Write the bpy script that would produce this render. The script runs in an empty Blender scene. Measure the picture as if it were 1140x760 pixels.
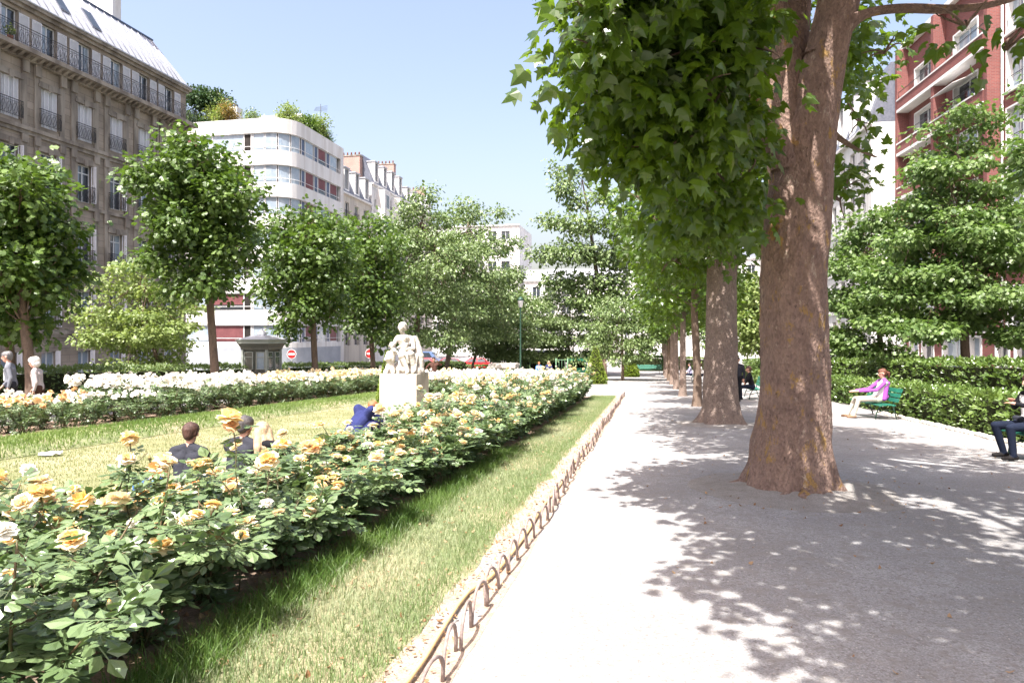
import bpy, bmesh, math, random
import numpy as np
from mathutils import Vector, Matrix, noise

rnd = random.Random(7)
R = np.random.default_rng(11)
scene = bpy.context.scene
COL = scene.collection
pi = math.pi

# ------------------------------------------------------------------ camera model (used to place things in the world)
F_PX, HOR, EYE, SLOPE = 760.0, 371.0, 1.6, 0.0374
YAW = math.atan(151.0 / F_PX)
CA, SA = math.cos(YAW), math.sin(YAW)

def gz(y):
    """height of the gently falling park ground"""
    return -SLOPE * min(y, 66.0)

def at(px, py, d):
    """world point seen in direction (px, py) of the photograph at depth d metres"""
    u = (px - 570.0) / F_PX
    return Vector((u * d * CA - d * SA, d * CA + u * d * SA, EYE + (HOR - py) / F_PX * d))

def on_x(px, X):
    u = (px - 570.0) / F_PX
    d = X / (u * CA - SA)
    return d * (CA + u * SA), d

# ------------------------------------------------------------------ materials
def nt(m):
    m.use_nodes = True
    t = m.node_tree
    t.nodes.clear()
    return t, t.nodes, t.links

def mat(name, c1, c2=None, scale=6.0, rough=0.8, spec=0.3, bump=0.0, bscale=None, metal=0.0, c3=None, scale3=1.0,
        coat=0.0, stretch=None, thr=(0.35, 0.65), trans=0.0, fine=0.0):
    m = bpy.data.materials.new(name)
    t, N, L = nt(m)
    out = N.new('ShaderNodeOutputMaterial')
    b = N.new('ShaderNodeBsdfPrincipled')
    L.new(b.outputs[0], out.inputs[0])
    b.inputs['Roughness'].default_value = rough
    b.inputs['Specular IOR Level'].default_value = spec
    b.inputs['Metallic'].default_value = metal
    b.inputs['Coat Weight'].default_value = coat
    b.inputs['Transmission Weight'].default_value = trans
    tc = N.new('ShaderNodeTexCoord')
    mp = N.new('ShaderNodeMapping')
    L.new(tc.outputs['Object'], mp.inputs[0])
    if stretch:
        mp.inputs['Scale'].default_value = stretch
    col = None
    c2 = c2 or tuple(c * 0.8 for c in c1)
    n1 = N.new('ShaderNodeTexNoise'); n1.inputs['Scale'].default_value = scale; n1.inputs['Detail'].default_value = 8
    n1.inputs['Roughness'].default_value = 0.65
    L.new(mp.outputs[0], n1.inputs['Vector'])
    r1 = N.new('ShaderNodeValToRGB')
    r1.color_ramp.elements[0].position = thr[0]; r1.color_ramp.elements[1].position = thr[1]
    r1.color_ramp.elements[0].color = (*c1, 1); r1.color_ramp.elements[1].color = (*c2, 1)
    L.new(n1.outputs['Fac'], r1.inputs[0])
    col = r1.outputs[0]
    if c3:
        n3 = N.new('ShaderNodeTexNoise'); n3.inputs['Scale'].default_value = scale3; n3.inputs['Detail'].default_value = 5
        L.new(mp.outputs[0], n3.inputs['Vector'])
        r3 = N.new('ShaderNodeValToRGB'); r3.color_ramp.elements[0].position = 0.45; r3.color_ramp.elements[1].position = 0.62
        L.new(n3.outputs['Fac'], r3.inputs[0])
        mx = N.new('ShaderNodeMix'); mx.data_type = 'RGBA'
        L.new(r3.outputs[0], mx.inputs[0]); L.new(col, mx.inputs[6]); mx.inputs[7].default_value = (*c3, 1)
        col = mx.outputs[2]
    if fine:
        nf = N.new('ShaderNodeTexNoise'); nf.inputs['Scale'].default_value = 90; nf.inputs['Detail'].default_value = 6
        L.new(mp.outputs[0], nf.inputs['Vector'])
        mr = N.new('ShaderNodeMapRange'); mr.inputs[1].default_value = 0.3; mr.inputs[2].default_value = 0.7
        mr.inputs[3].default_value = 1 - fine; mr.inputs[4].default_value = 1 + fine
        L.new(nf.outputs['Fac'], mr.inputs[0])
        mm = N.new('ShaderNodeMix'); mm.data_type = 'RGBA'; mm.blend_type = 'MULTIPLY'; mm.inputs[0].default_value = 1
        L.new(col, mm.inputs[6]); L.new(mr.outputs[0], mm.inputs[7])
        col = mm.outputs[2]
    L.new(col, b.inputs['Base Color'])
    if bump:
        nb = N.new('ShaderNodeTexNoise'); nb.inputs['Scale'].default_value = bscale or scale * 3; nb.inputs['Detail'].default_value = 8
        nb.inputs['Roughness'].default_value = 0.7
        L.new(mp.outputs[0], nb.inputs['Vector'])
        bp = N.new('ShaderNodeBump'); bp.inputs['Strength'].default_value = bump; bp.inputs['Distance'].default_value = 0.03
        L.new(nb.outputs['Fac'], bp.inputs['Height']); L.new(bp.outputs[0], b.inputs['Normal'])
    return m

def leafmat(name, dark, light, tcol, trans=0.4, rough=0.45, spec=0.5):
    m = bpy.data.materials.new(name)
    t, N, L = nt(m)
    out = N.new('ShaderNodeOutputMaterial')
    b = N.new('ShaderNodeBsdfPrincipled')
    b.inputs['Roughness'].default_value = rough
    b.inputs['Specular IOR Level'].default_value = spec
    a = N.new('ShaderNodeAttribute'); a.attribute_name = 'tone'
    r = N.new('ShaderNodeValToRGB')
    r.color_ramp.elements[0].color = (*dark, 1); r.color_ramp.elements[1].color = (*light, 1)
    L.new(a.outputs['Fac'], r.inputs[0]); L.new(r.outputs[0], b.inputs['Base Color'])
    tr = N.new('ShaderNodeBsdfTranslucent')
    mm = N.new('ShaderNodeMix'); mm.data_type = 'RGBA'; mm.inputs[0].default_value = 0.75
    L.new(r.outputs[0], mm.inputs[6]); mm.inputs[7].default_value = (*tcol, 1)
    L.new(mm.outputs[2], tr.inputs[0])
    ms = N.new('ShaderNodeMixShader'); ms.inputs[0].default_value = trans
    L.new(b.outputs[0], ms.inputs[1]); L.new(tr.outputs[0], ms.inputs[2]); L.new(ms.outputs[0], out.inputs[0])
    return m

def barkmat(name, c1, c2, ochre, pale, sc=1.0, och=.62):
    m = bpy.data.materials.new(name)
    t, N, L = nt(m)
    out = N.new('ShaderNodeOutputMaterial'); b = N.new('ShaderNodeBsdfPrincipled'); L.new(b.outputs[0], out.inputs[0])
    b.inputs['Roughness'].default_value = .9; b.inputs['Specular IOR Level'].default_value = .15
    tc = N.new('ShaderNodeTexCoord'); mp = N.new('ShaderNodeMapping'); mp.inputs['Scale'].default_value = (sc, sc, sc * .55)
    L.new(tc.outputs['Object'], mp.inputs[0])
    def noise_(s_, d, r=.65):
        n = N.new('ShaderNodeTexNoise'); n.inputs['Scale'].default_value = s_; n.inputs['Detail'].default_value = d; n.inputs['Roughness'].default_value = r
        L.new(mp.outputs[0], n.inputs['Vector']); return n.outputs['Fac']
    def ramp(x, p0, p1, k0=(0, 0, 0), k1=(1, 1, 1)):
        r = N.new('ShaderNodeValToRGB'); r.color_ramp.elements[0].position = p0; r.color_ramp.elements[1].position = p1
        r.color_ramp.elements[0].color = (*k0, 1); r.color_ramp.elements[1].color = (*k1, 1); L.new(x, r.inputs[0]); return r.outputs[0]
    def mix(f, a_, b_, blend='MIX'):
        x = N.new('ShaderNodeMix'); x.data_type = 'RGBA'; x.blend_type = blend
        if isinstance(f, float): x.inputs[0].default_value = f
        else: L.new(f, x.inputs[0])
        for i, v in ((6, a_), (7, b_)):
            if isinstance(v, tuple): x.inputs[i].default_value = (*v, 1)
            else: L.new(v, x.inputs[i])
        return x.outputs[2]
    col = ramp(noise_(7, 9, .75), .38, .62, c1, c2)
    vor = N.new('ShaderNodeTexVoronoi'); vor.inputs['Scale'].default_value = 38; L.new(mp.outputs[0], vor.inputs['Vector'])
    dv = N.new('ShaderNodeMix'); dv.data_type = 'RGBA'
    col = mix(.28, col, ramp(vor.outputs['Color'], .2, .8, tuple(c * .55 for c in c1), tuple(c * 1.35 for c in c1)))
    col = mix(ramp(noise_(5.5, 7, .7), och, och + .06), col, ochre)
    col = mix(ramp(noise_(7.5, 8, .75), .595, .65), col, pale)
    col = mix(ramp(noise_(26, 5, .7), .60, .70), col, tuple(c * .45 for c in c2))
    L.new(col, b.inputs['Base Color'])
    ad = N.new('ShaderNodeMath'); ad.operation = 'ADD'; L.new(noise_(16, 9, .75), ad.inputs[0])
    ml = N.new('ShaderNodeMath'); ml.operation = 'MULTIPLY'; ml.inputs[1].default_value = .5; L.new(vor.outputs['Distance'], ml.inputs[0]); L.new(ml.outputs[0], ad.inputs[1])
    bp = N.new('ShaderNodeBump'); bp.inputs['Strength'].default_value = 1.0; bp.inputs['Distance'].default_value = .05
    L.new(ad.outputs[0], bp.inputs['Height']); L.new(bp.outputs[0], b.inputs['Normal'])
    return m

def brickmat(name, c1, c2, mortar, scale=1.0):
    m = bpy.data.materials.new(name)
    t, N, L = nt(m)
    out = N.new('ShaderNodeOutputMaterial'); b = N.new('ShaderNodeBsdfPrincipled'); L.new(b.outputs[0], out.inputs[0])
    b.inputs['Roughness'].default_value = 0.85; b.inputs['Specular IOR Level'].default_value = 0.2
    tc = N.new('ShaderNodeTexCoord'); sx = N.new('ShaderNodeSeparateXYZ'); cx = N.new('ShaderNodeCombineXYZ')
    ad = N.new('ShaderNodeMath'); ad.operation = 'ADD'
    L.new(tc.outputs['Object'], sx.inputs[0]); L.new(sx.outputs[0], ad.inputs[0]); L.new(sx.outputs[1], ad.inputs[1])
    L.new(ad.outputs[0], cx.inputs[0]); L.new(sx.outputs[2], cx.inputs[1])
    br = N.new('ShaderNodeTexBrick'); L.new(cx.outputs[0], br.inputs['Vector'])
    br.inputs['Color1'].default_value = (*c1, 1); br.inputs['Color2'].default_value = (*c2, 1); br.inputs['Mortar'].default_value = (*mortar, 1)
    br.inputs['Scale'].default_value = scale; br.inputs['Brick Width'].default_value = 0.23; br.inputs['Row Height'].default_value = 0.075
    br.inputs['Mortar Size'].default_value = 0.009
    n = N.new('ShaderNodeTexNoise'); n.inputs['Scale'].default_value = 0.8; n.inputs['Detail'].default_value = 6
    L.new(tc.outputs['Object'], n.inputs['Vector'])
    mr = N.new('ShaderNodeMapRange'); mr.inputs[3].default_value = 0.8; mr.inputs[4].default_value = 1.2
    L.new(n.outputs['Fac'], mr.inputs[0])
    mm = N.new('ShaderNodeMix'); mm.data_type = 'RGBA'; mm.blend_type = 'MULTIPLY'; mm.inputs[0].default_value = 1
    L.new(br.outputs['Color'], mm.inputs[6]); L.new(mr.outputs[0], mm.inputs[7]); L.new(mm.outputs[2], b.inputs['Base Color'])
    bp = N.new('ShaderNodeBump'); bp.inputs['Strength'].default_value = 0.4; bp.inputs['Distance'].default_value = 0.01; bp.invert = True
    L.new(br.outputs['Fac'], bp.inputs['Height']); L.new(bp.outputs[0], b.inputs['Normal'])
    return m

def ashlar(name, c1, c2, joint, bw, rh, ms=0.012):
    m = brickmat(name, c1, c2, joint, 1.0)
    for n in m.node_tree.nodes:
        if n.type == 'TEX_BRICK':
            n.inputs['Brick Width'].default_value = bw; n.inputs['Row Height'].default_value = rh; n.inputs['Mortar Size'].default_value = ms
    return m

MT = {}
MT['gravel'] = mat('gravel', (.295, .285, .282), (.37, .36, .355), 1.3, .95, .15, bump=.5, bscale=55, c3=(.27, .26, .255), scale3=.45, fine=.3)
def speckle(m, scale, lo, hi, dark):
    t = m.node_tree; N, L = t.nodes, t.links
    b = next(n for n in N if n.type == 'BSDF_PRINCIPLED'); src = b.inputs['Base Color'].links[0].from_socket
    tc = next(n for n in N if n.type == 'TEX_COORD')
    v = N.new('ShaderNodeTexNoise'); v.inputs['Scale'].default_value = scale; v.inputs['Detail'].default_value = 3; v.inputs['Roughness'].default_value = .8
    L.new(tc.outputs['Object'], v.inputs['Vector'])
    r = N.new('ShaderNodeValToRGB'); r.color_ramp.elements[0].position = lo; r.color_ramp.elements[1].position = hi; L.new(v.outputs['Fac'], r.inputs[0])
    x = N.new('ShaderNodeMix'); x.data_type = 'RGBA'; L.new(r.outputs[0], x.inputs[0]); x.inputs[6].default_value = (*dark, 1); L.new(src, x.inputs[7]); L.new(x.outputs[2], b.inputs['Base Color'])
speckle(MT['gravel'], 34, .34, .50, (.20, .18, .165)); speckle(MT['gravel'], 6.5, .30, .52, (.265, .245, .225))
MT['dusty'] = mat('dusty_soil', (.27, .245, .22), (.335, .31, .285), 5, .95, .1, bump=.9, bscale=30, fine=.3)
MT['soil'] = mat('soil', (.20, .14, .10), (.32, .24, .18), 9, .95, .1, bump=.9, bscale=26, fine=.25)
MT['litter_soil'] = mat('litter_soil', (.33, .25, .19), (.45, .37, .30), 12, .95, .1, bump=.8, bscale=30, fine=.25)
MT['turf'] = mat('turf', (.17, .205, .09), (.27, .28, .16), 3.0, .95, .1, bump=.8, bscale=60, c3=(.36, .32, .20), scale3=.8, fine=.3)
MT['lawn'] = mat('lawn_turf', (.19, .205, .095), (.27, .26, .145), 2.2, .95, .1, bump=.8, bscale=70, c3=(.34, .31, .19), scale3=.55, fine=.3)
MT['asphalt'] = mat('asphalt', (.05, .05, .052), (.075, .073, .07), 3, .9, .25, bump=.3, bscale=120, fine=.2)
MT['pave'] = mat('pavement', (.22, .215, .21), (.29, .28, .27), 2, .9, .25, bump=.2, bscale=40, fine=.12)
MT['bark_plane'] = mat('plane_bark', (.20, .125, .09), (.105, .066, .052), 9, .9, .15, bump=1.0, bscale=22, c3=(.29, .18, .085), scale3=3.2, stretch=(1, 1, .5), fine=.5)
MT['bark_pale'] = mat('pale_bark', (.26, .19, .15), (.15, .11, .09), 6, .9, .15, bump=1.0, bscale=18, c3=(.31, .24, .175), scale3=2.5, stretch=(1, 1, .4), fine=.4)
MT['bark_young'] = mat('young_bark', (.21, .15, .11), (.13, .095, .075), 9, .9, .15, bump=.8, bscale=25, stretch=(1, 1, .35), fine=.25)
MT['bark_plane'] = barkmat('flaking_plane_bark', (.33, .225, .175), (.19, .125, .105), (.38, .235, .09), (.46, .36, .28), 1.0, .575)
MT['bark_pale'] = barkmat('pale_plane_bark', (.29, .22, .18), (.20, .15, .125), (.33, .24, .14), (.38, .32, .26), 1.0, .66)
MT['leaf_plane'] = leafmat('plane_leaf', (.020, .052, .007), (.095, .155, .018), (.25, .40, .02), .38, .34, .6)
MT['leaf_lime'] = leafmat('lime_leaf', (.026, .062, .010), (.125, .195, .036), (.17, .30, .025), .26, .42, .5)
MT['leaf_pale'] = leafmat('pale_leaf', (.055, .105, .026), (.23, .305, .115), (.22, .34, .05), .22, .38, .6)
MT['leaf_yellow'] = leafmat('yellow_green_leaf', (.13, .20, .05), (.28, .34, .12), (.32, .42, .06), .35, .42, .5)
MT['leaf_right'] = leafmat('ash_leaf', (.042, .092, .020), (.20, .28, .09), (.2, .36, .04), .3, .42, .5)
MT['leaf_rose'] = leafmat('rose_leaf', (.030, .066, .018), (.175, .245, .110), (.15, .26, .035), .16, .34, .7)
MT['leaf_hedge'] = leafmat('laurel_leaf', (.055, .115, .020), (.16, .235, .055), (.25, .36, .05), .25, .33, .65)
MT['leaf_hedge_pale'] = leafmat('pale_hedge_leaf', (.07, .13, .028), (.17, .23, .08), (.25, .34, .06), .25, .4, .5)
MT['leaf_box'] = leafmat('clipped_leaf', (.10, .17, .02), (.22, .29, .035), (.3, .4, .03), .25, .5, .4)
MT['needle'] = leafmat('needles', (.012, .04, .012), (.045, .085, .025), (.08, .14, .02), .2, .5, .3)
MT['copper'] = leafmat('copper_leaf', (.14, .09, .02), (.26, .17, .04), (.4, .3, .05), .3, .5, .4)
MT['grass'] = leafmat('grass_blade', (.12, .20, .065), (.38, .40, .26), (.30, .36, .06), .3, .5, .35)
MT['grass_lawn'] = leafmat('lawn_blade', (.13, .185, .06), (.38, .35, .20), (.30, .36, .08), .3, .6, .25)
MT['grass_dark'] = leafmat('long_grass_blade', (.065, .135, .025), (.19, .26, .075), (.2, .32, .04), .35, .45, .4)
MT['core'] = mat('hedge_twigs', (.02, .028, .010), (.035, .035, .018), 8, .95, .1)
MT['dryleaf'] = leafmat('dry_leaf', (.20, .095, .045), (.46, .33, .20), (.4, .24, .1), .2, .7, .2)
MT['stem'] = mat('rose_stem', (.06, .09, .03), (.13, .07, .04), 8, .6, .4)
MT['petal_yellow'] = leafmat('yellow_petal', (.86, .48, .07), (.92, .84, .60), (.92, .68, .24), .35, .6, .3)
MT['petal_peach'] = leafmat('peach_petal', (.78, .38, .12), (.86, .66, .42), (.85, .5, .2), .35, .6, .3)
MT['petal_white'] = leafmat('white_petal', (.80, .74, .62), (.88, .86, .80), (.85, .8, .7), .3, .6, .3)
MT['petal_cream'] = leafmat('cream_petal', (.86, .66, .30), (.88, .80, .62), (.9, .72, .4), .3, .6, .3)
MT['stone_white'] = mat('white_stone', (.55, .515, .46), (.46, .43, .38), 3.5, .85, .2, bump=.3, bscale=30, c3=(.40, .37, .32), scale3=2.4, fine=.08)
MT['stone'] = ashlar('limestone', (.275, .23, .18), (.34, .285, .23), (.18, .15, .12), 1.1, .42)
_m = MT['stone'].node_tree
for _n in _m.nodes:
    if _n.type == 'MAP_RANGE': _n.inputs[1].default_value = .3; _n.inputs[2].default_value = .7; _n.inputs[3].default_value = .62; _n.inputs[4].default_value = 1.2
MT['stone_trim'] = mat('stone_trim', (.25, .215, .175), (.34, .30, .25), 2, .9, .2, bump=.2, bscale=14, fine=.06, c3=(.17, .145, .12), scale3=1.5, stretch=(1, 1, .25))
MT['zinc'] = mat('zinc', (.38, .39, .42), (.46, .47, .50), 1.2, .45, .5, metal=.25, bump=.05)
MT['slate'] = mat('slate', (.09, .10, .13), (.14, .15, .185), 7, .55, .4, bump=.3, bscale=20)
MT['iron'] = mat('iron', (.022, .023, .028), (.035, .036, .04), 10, .5, .5, metal=.3)
MT['shutter'] = mat('shutter_paint', (.66, .66, .68), (.58, .58, .60), 3, .6, .35, fine=.04)
MT['frame'] = mat('white_frame', (.66, .66, .65), (.58, .58, .58), 4, .5, .4)
MT['glass'] = mat('window_glass', (.025, .033, .042), (.05, .06, .072), .8, .05, .9)
MT['glass_blue'] = mat('curtained_glass', (.22, .28, .34), (.34, .39, .43), 1.3, .08, .8)
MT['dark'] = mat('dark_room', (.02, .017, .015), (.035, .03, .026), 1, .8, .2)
MT['render_white'] = mat('white_render', (.70, .69, .67), (.60, .59, .57), .7, .85, .25, bump=.08, bscale=25, fine=.03, c3=(.55, .53, .50), scale3=1.6, stretch=(1, 1, .12))
MT['render_cream'] = mat('cream_render', (.58, .53, .45), (.50, .455, .385), .6, .85, .25, bump=.1, bscale=18, fine=.04, c3=(.42, .38, .33), scale3=1.6, stretch=(1, 1, .12))
MT['render_grey'] = mat('grey_render', (.34, .36, .39), (.28, .30, .32), .8, .85, .25, bump=.1, bscale=18)
MT['maroon'] = mat('maroon_slats', (.20, .072, .075), (.15, .05, .055), 2, .6, .35)
MT['navy'] = mat('navy_panel', (.045, .07, .13), (.07, .10, .17), 2, .4, .45)
MT['brick'] = brickmat('red_brick', (.235, .075, .064), (.18, .058, .052), (.19, .135, .125))
MT['brick_chimney'] = brickmat('pink_brick', (.36, .20, .16), (.30, .17, .14), (.42, .36, .32))
MT['white_paint'] = mat('white_paint', (.74, .73, .71), (.66, .65, .63), 2, .55, .4)
MT['clay'] = mat('chimney_clay', (.35, .15, .09), (.28, .12, .08), 4, .8, .3)
MT['kiosk'] = mat('kiosk_paint', (.10, .10, .082), (.135, .13, .108), 3, .55, .4, fine=.05)
MT['kiosk_light'] = mat('kiosk_light_paint', (.26, .29, .25), (.32, .34, .30), 3, .55, .4)
MT['bench_green'] = mat('bench_paint', (.015, .13, .085), (.02, .17, .11), 5, .4, .5)
MT['dark_green'] = mat('dark_green_paint', (.02, .055, .035), (.03, .075, .05), 5, .45, .5)
MT['stall_green'] = mat('stall_green_paint', (.01, .20, .12), (.015, .25, .15), 4, .5, .4)
MT['rail_green'] = mat('rail_paint', (.12, .24, .13), (.16, .29, .17), 4, .5, .4)
MT['sign_red'] = mat('sign_red', (.62, .02, .02), (.55, .02, .02), 3, .35, .5)
MT['sign_white'] = mat('sign_white', (.8, .8, .8), (.76, .76, .76), 3, .35, .5)
MT['sign_grey'] = mat('sign_back_grey', (.25, .25, .26), (.3, .3, .3), 3, .5, .4)
MT['plate_blue'] = mat('enamel_blue', (.02, .05, .30), (.025, .06, .34), 3, .3, .5)
MT['car_red'] = mat('red_car_paint', (.50, .018, .03), (.46, .016, .028), 1, .25, .6, coat=.7)
MT['car_dark'] = mat('maroon_car_paint', (.19, .012, .03), (.17, .012, .028), 1, .25, .6, coat=.7)
MT['car_blue'] = mat('blue_van_paint', (.10, .16, .30), (.09, .14, .27), 1, .25, .6, coat=.7)
MT['tyre'] = mat('tyre', (.02, .02, .02), (.03, .03, .03), 8, .85, .2)
MT['chrome'] = mat('chrome', (.5, .5, .52), (.45, .45, .46), 3, .2, .6, metal=.9)
MT['hose'] = mat('yellow_hose', (.60, .44, .22), (.52, .38, .17), 5, .5, .4)
MT['hoop'] = mat('bent_wood', (.30, .24, .215), (.20, .15, .135), 14, .8, .25, bump=.4, bscale=40, fine=.15)
MT['paper'] = mat('paper', (.8, .8, .8), (.74, .74, .74), 3, .8, .2)
MT['skin'] = mat('skin', (.58, .33, .24), (.52, .29, .21), 6, .55, .35)
MT['eye'] = mat('eye', (.05, .03, .025), (.03, .02, .02), 6, .3, .5)
MT['lip'] = mat('lip', (.42, .17, .15), (.38, .15, .14), 6, .5, .4)
def cloth(n, c):
    MT[n] = mat(n, c, tuple(x * .82 for x in c), 7, .9, .15, bump=.35, bscale=24, fine=.1)
for n, c in dict(c_grey=(.19, .20, .23), c_white=(.72, .68, .66), c_pinkwhite=(.50, .43, .42), c_charcoal=(.035, .037, .048), c_black=(.014, .014, .018),
                 c_navy=(.03, .04, .13), c_blue=(.028, .035, .12), c_purple=(.36, .09, .42), c_beige=(.48, .44, .37), c_jeans=(.013, .018, .036),
                 c_brown=(.09, .045, .035), c_sky=(.10, .26, .62), c_lilac=(.35, .33, .48), c_shoe=(.02, .018, .018), c_tan=(.30, .18, .11)).items():
    cloth(n, c)
for n, c in dict(h_brown=(.075, .035, .025), h_dark=(.03, .018, .016), h_grey=(.20, .19, .19), h_mix=(.085, .075, .075), h_white=(.78, .75, .70), h_blond=(.52, .37, .23), h_ginger=(.36, .15, .06), h_auburn=(.16, .06, .035)).items():
    MT[n] = mat(n, c, tuple(x * .6 for x in c), 30, .5, .4, bump=.5, bscale=60, stretch=(1, 1, .25))

# ------------------------------------------------------------------ object helpers
def link(o, parent=None):
    COL.objects.link(o)
    if parent is not None:
        o.parent = parent
    return o

def tag(o, label=None, cat=None, group=None, kind=None):
    if label: o['label'] = label
    if cat: o['category'] = cat
    if group: o['group'] = group
    if kind: o['kind'] = kind
    return o

def thing(name, label, cat, loc=(0, 0, 0), rz=0.0, group=None):
    o = bpy.data.objects.new(name, None)
    o.empty_display_size = .2
    link(o); o.location = loc; o.rotation_euler = (0, 0, rz)
    return tag(o, label, cat, group)

def obj(name, me, parent=None, loc=None, rot=None, scale=None):
    o = bpy.data.objects.new(name, me)
    link(o, parent)
    if loc is not None: o.location = loc
    if rot is not None: o.rotation_euler = rot
    if scale is not None: o.scale = scale
    return o

def copy_tree(o, parent=None):
    c = o.copy(); COL.objects.link(c); c.parent = parent
    for ch in o.children:
        copy_tree(ch, c)
    return c

class MB:
    def __init__(s):
        s.v = []; s.f = []; s.m = []; s.mats = []; s.sm = []
    def mi(s, m):
        if m not in s.mats: s.mats.append(m)
        return s.mats.index(m)
    def add(s, vs, fs, m, smooth=False):
        k = len(s.v); i = s.mi(m)
        s.v.extend([tuple(v) for v in vs])
        for f in fs:
            s.f.append(tuple(a + k for a in f)); s.m.append(i); s.sm.append(smooth)
        return s
    def box(s, x0, x1, y0, y1, z0, z1, m):
        vs = [(x0, y0, z0), (x1, y0, z0), (x1, y1, z0), (x0, y1, z0), (x0, y0, z1), (x1, y0, z1), (x1, y1, z1), (x0, y1, z1)]
        return s.add(vs, [(0, 3, 2, 1), (4, 5, 6, 7), (0, 1, 5, 4), (1, 2, 6, 5), (2, 3, 7, 6), (3, 0, 4, 7)], m)
    def tube(s, pts, rad, m, seg=8, cap=True):
        pts = [Vector(p) for p in pts]
        if not hasattr(rad, '__len__'): rad = [rad] * len(pts)
        n = len(pts); vs = []; up = Vector((0.3, 0.9, 0.1)).normalized()
        prev = None
        for i in range(n):
            t = (pts[min(i + 1, n - 1)] - pts[max(i - 1, 0)])
            t = t.normalized() if t.length > 1e-9 else Vector((0, 0, 1))
            if prev is None:
                a = t.cross(Vector((1, 0, 0)) if abs(t.x) < .8 else Vector((0, 1, 0))).normalized()
            else:
                a = (prev - t * prev.dot(t)).normalized()
            prev = a; b = t.cross(a)
            for k in range(seg):
                an = 2 * pi * k / seg
                vs.append(pts[i] + (a * math.cos(an) + b * math.sin(an)) * rad[i])
        fs = []
        for i in range(n - 1):
            for k in range(seg):
                k2 = (k + 1) % seg
                fs.append((i * seg + k, i * seg + k2, (i + 1) * seg + k2, (i + 1) * seg + k))
        if cap:
            fs.append(tuple(range(seg))[::-1]); fs.append(tuple(range((n - 1) * seg, n * seg)))
        return s.add(vs, fs, m, True)
    def lathe(s, prof, m, seg=20, c=(0, 0, 0), smooth=True):
        vs = []; fs = []
        for r, z in prof:
            for k in range(seg):
                a = 2 * pi * k / seg
                vs.append((c[0] + r * math.cos(a), c[1] + r * math.sin(a), c[2] + z))
        for i in range(len(prof) - 1):
            for k in range(seg):
                k2 = (k + 1) % seg
                fs.append((i * seg + k, i * seg + k2, (i + 1) * seg + k2, (i + 1) * seg + k))
        fs.append(tuple(range(seg))[::-1]); fs.append(tuple(range((len(prof) - 1) * seg, len(prof) * seg)))
        return s.add(vs, fs, m, smooth)
    def prism(s, poly, axis, a0, a1, m):
        """extrude a 2-D polygon along an axis: 'x' -> poly is (y,z), 'y' -> (x,z), 'z' -> (x,y)"""
        def P(p, a):
            return {'x': (a, p[0], p[1]), 'y': (p[0], a, p[1]), 'z': (p[0], p[1], a)}[axis]
        n = len(poly); vs = [P(p, a0) for p in poly] + [P(p, a1) for p in poly]
        fs = [tuple(range(n))[::-1], tuple(range(n, 2 * n))] + [(i, (i + 1) % n, n + (i + 1) % n, n + i) for i in range(n)]
        return s.add(vs, fs, m)
    def mesh(s, name, bevel=0.0):
        me = bpy.data.meshes.new(name)
        me.from_pydata(s.v, [], s.f)
        for m in s.mats: me.materials.append(m)
        me.polygons.foreach_set('material_index', s.m)
        me.polygons.foreach_set('use_smooth', s.sm)
        bm = bmesh.new(); bm.from_mesh(me)
        bmesh.ops.recalc_face_normals(bm, faces=bm.faces)
        if bevel:
            bmesh.ops.bevel(bm, geom=[e for e in bm.edges if len(e.link_faces) == 2 and e.calc_face_angle(0) > .5], offset=bevel, segments=2, affect='EDGES')
        bm.to_mesh(me); bm.free()
        me.update()
        return me
    def build(s, name, parent=None, loc=None, rot=None, bevel=0.0):
        return obj(name, s.mesh(name, bevel), parent, loc, rot)

def np_mesh(name, V, faces_flat, counts, mats, mat_idx=None, tone=None, smooth=False):
    me = bpy.data.meshes.new(name)
    me.vertices.add(len(V)); me.vertices.foreach_set('co', np.asarray(V, np.float32).ravel())
    me.loops.add(len(faces_flat)); me.loops.foreach_set('vertex_index', np.asarray(faces_flat, np.int32))
    counts = np.asarray(counts, np.int32)
    me.polygons.add(len(counts))
    st = np.concatenate([[0], np.cumsum(counts)[:-1]]).astype(np.int32)
    me.polygons.foreach_set('loop_start', st)
    try: me.polygons.foreach_set('loop_total', counts)
    except Exception: pass
    for m in mats: me.materials.append(m)
    if mat_idx is not None: me.polygons.foreach_set('material_index', np.asarray(mat_idx, np.int32))
    me.polygons.foreach_set('use_smooth', np.full(len(counts), smooth, bool))
    if tone is not None:
        a = me.attributes.new('tone', 'FLOAT', 'POINT'); a.data.foreach_set('value', np.asarray(tone, np.float32))
    me.update(calc_edges=True)
    return me

# leaf templates: (verts, faces), leaf lies along +y, normal +z, unit length
def T_plane():
    half = [(.16, -.04), (.36, -.06), (.62, .16), (.40, .26), (.60, .56), (.30, .52), (.17, .74)]
    vs = [(0, 0, 0), (0, 1, -.12), (0, .45, .05)]
    z = lambda x, y: -.34 * abs(x) - .22 * max(0, y - .4)
    r = [(x, y, z(x, y)) for x, y in half]; l = [(-x, y, z(x, y)) for x, y in half]
    vs += r + l
    return np.array(vs), [(0, 3, 4, 5, 6, 2), (2, 6, 7, 8, 9, 1), (0, 2, 13, 12, 11, 10), (2, 1, 16, 15, 14, 13)]
def T_leaf(w=.3, fold=.3, droop=.12):
    vs = [(0, 0, 0), (w, .38, -fold * w), (w * .72, .72, -fold * w - droop * .6), (0, 1, -droop), (-w * .72, .72, -fold * w - droop * .6), (-w, .38, -fold * w), (0, .5, .0)]
    return np.array(vs), [(0, 1, 2, 6), (6, 2, 3), (0, 6, 4, 5), (6, 3, 4)]
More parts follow.
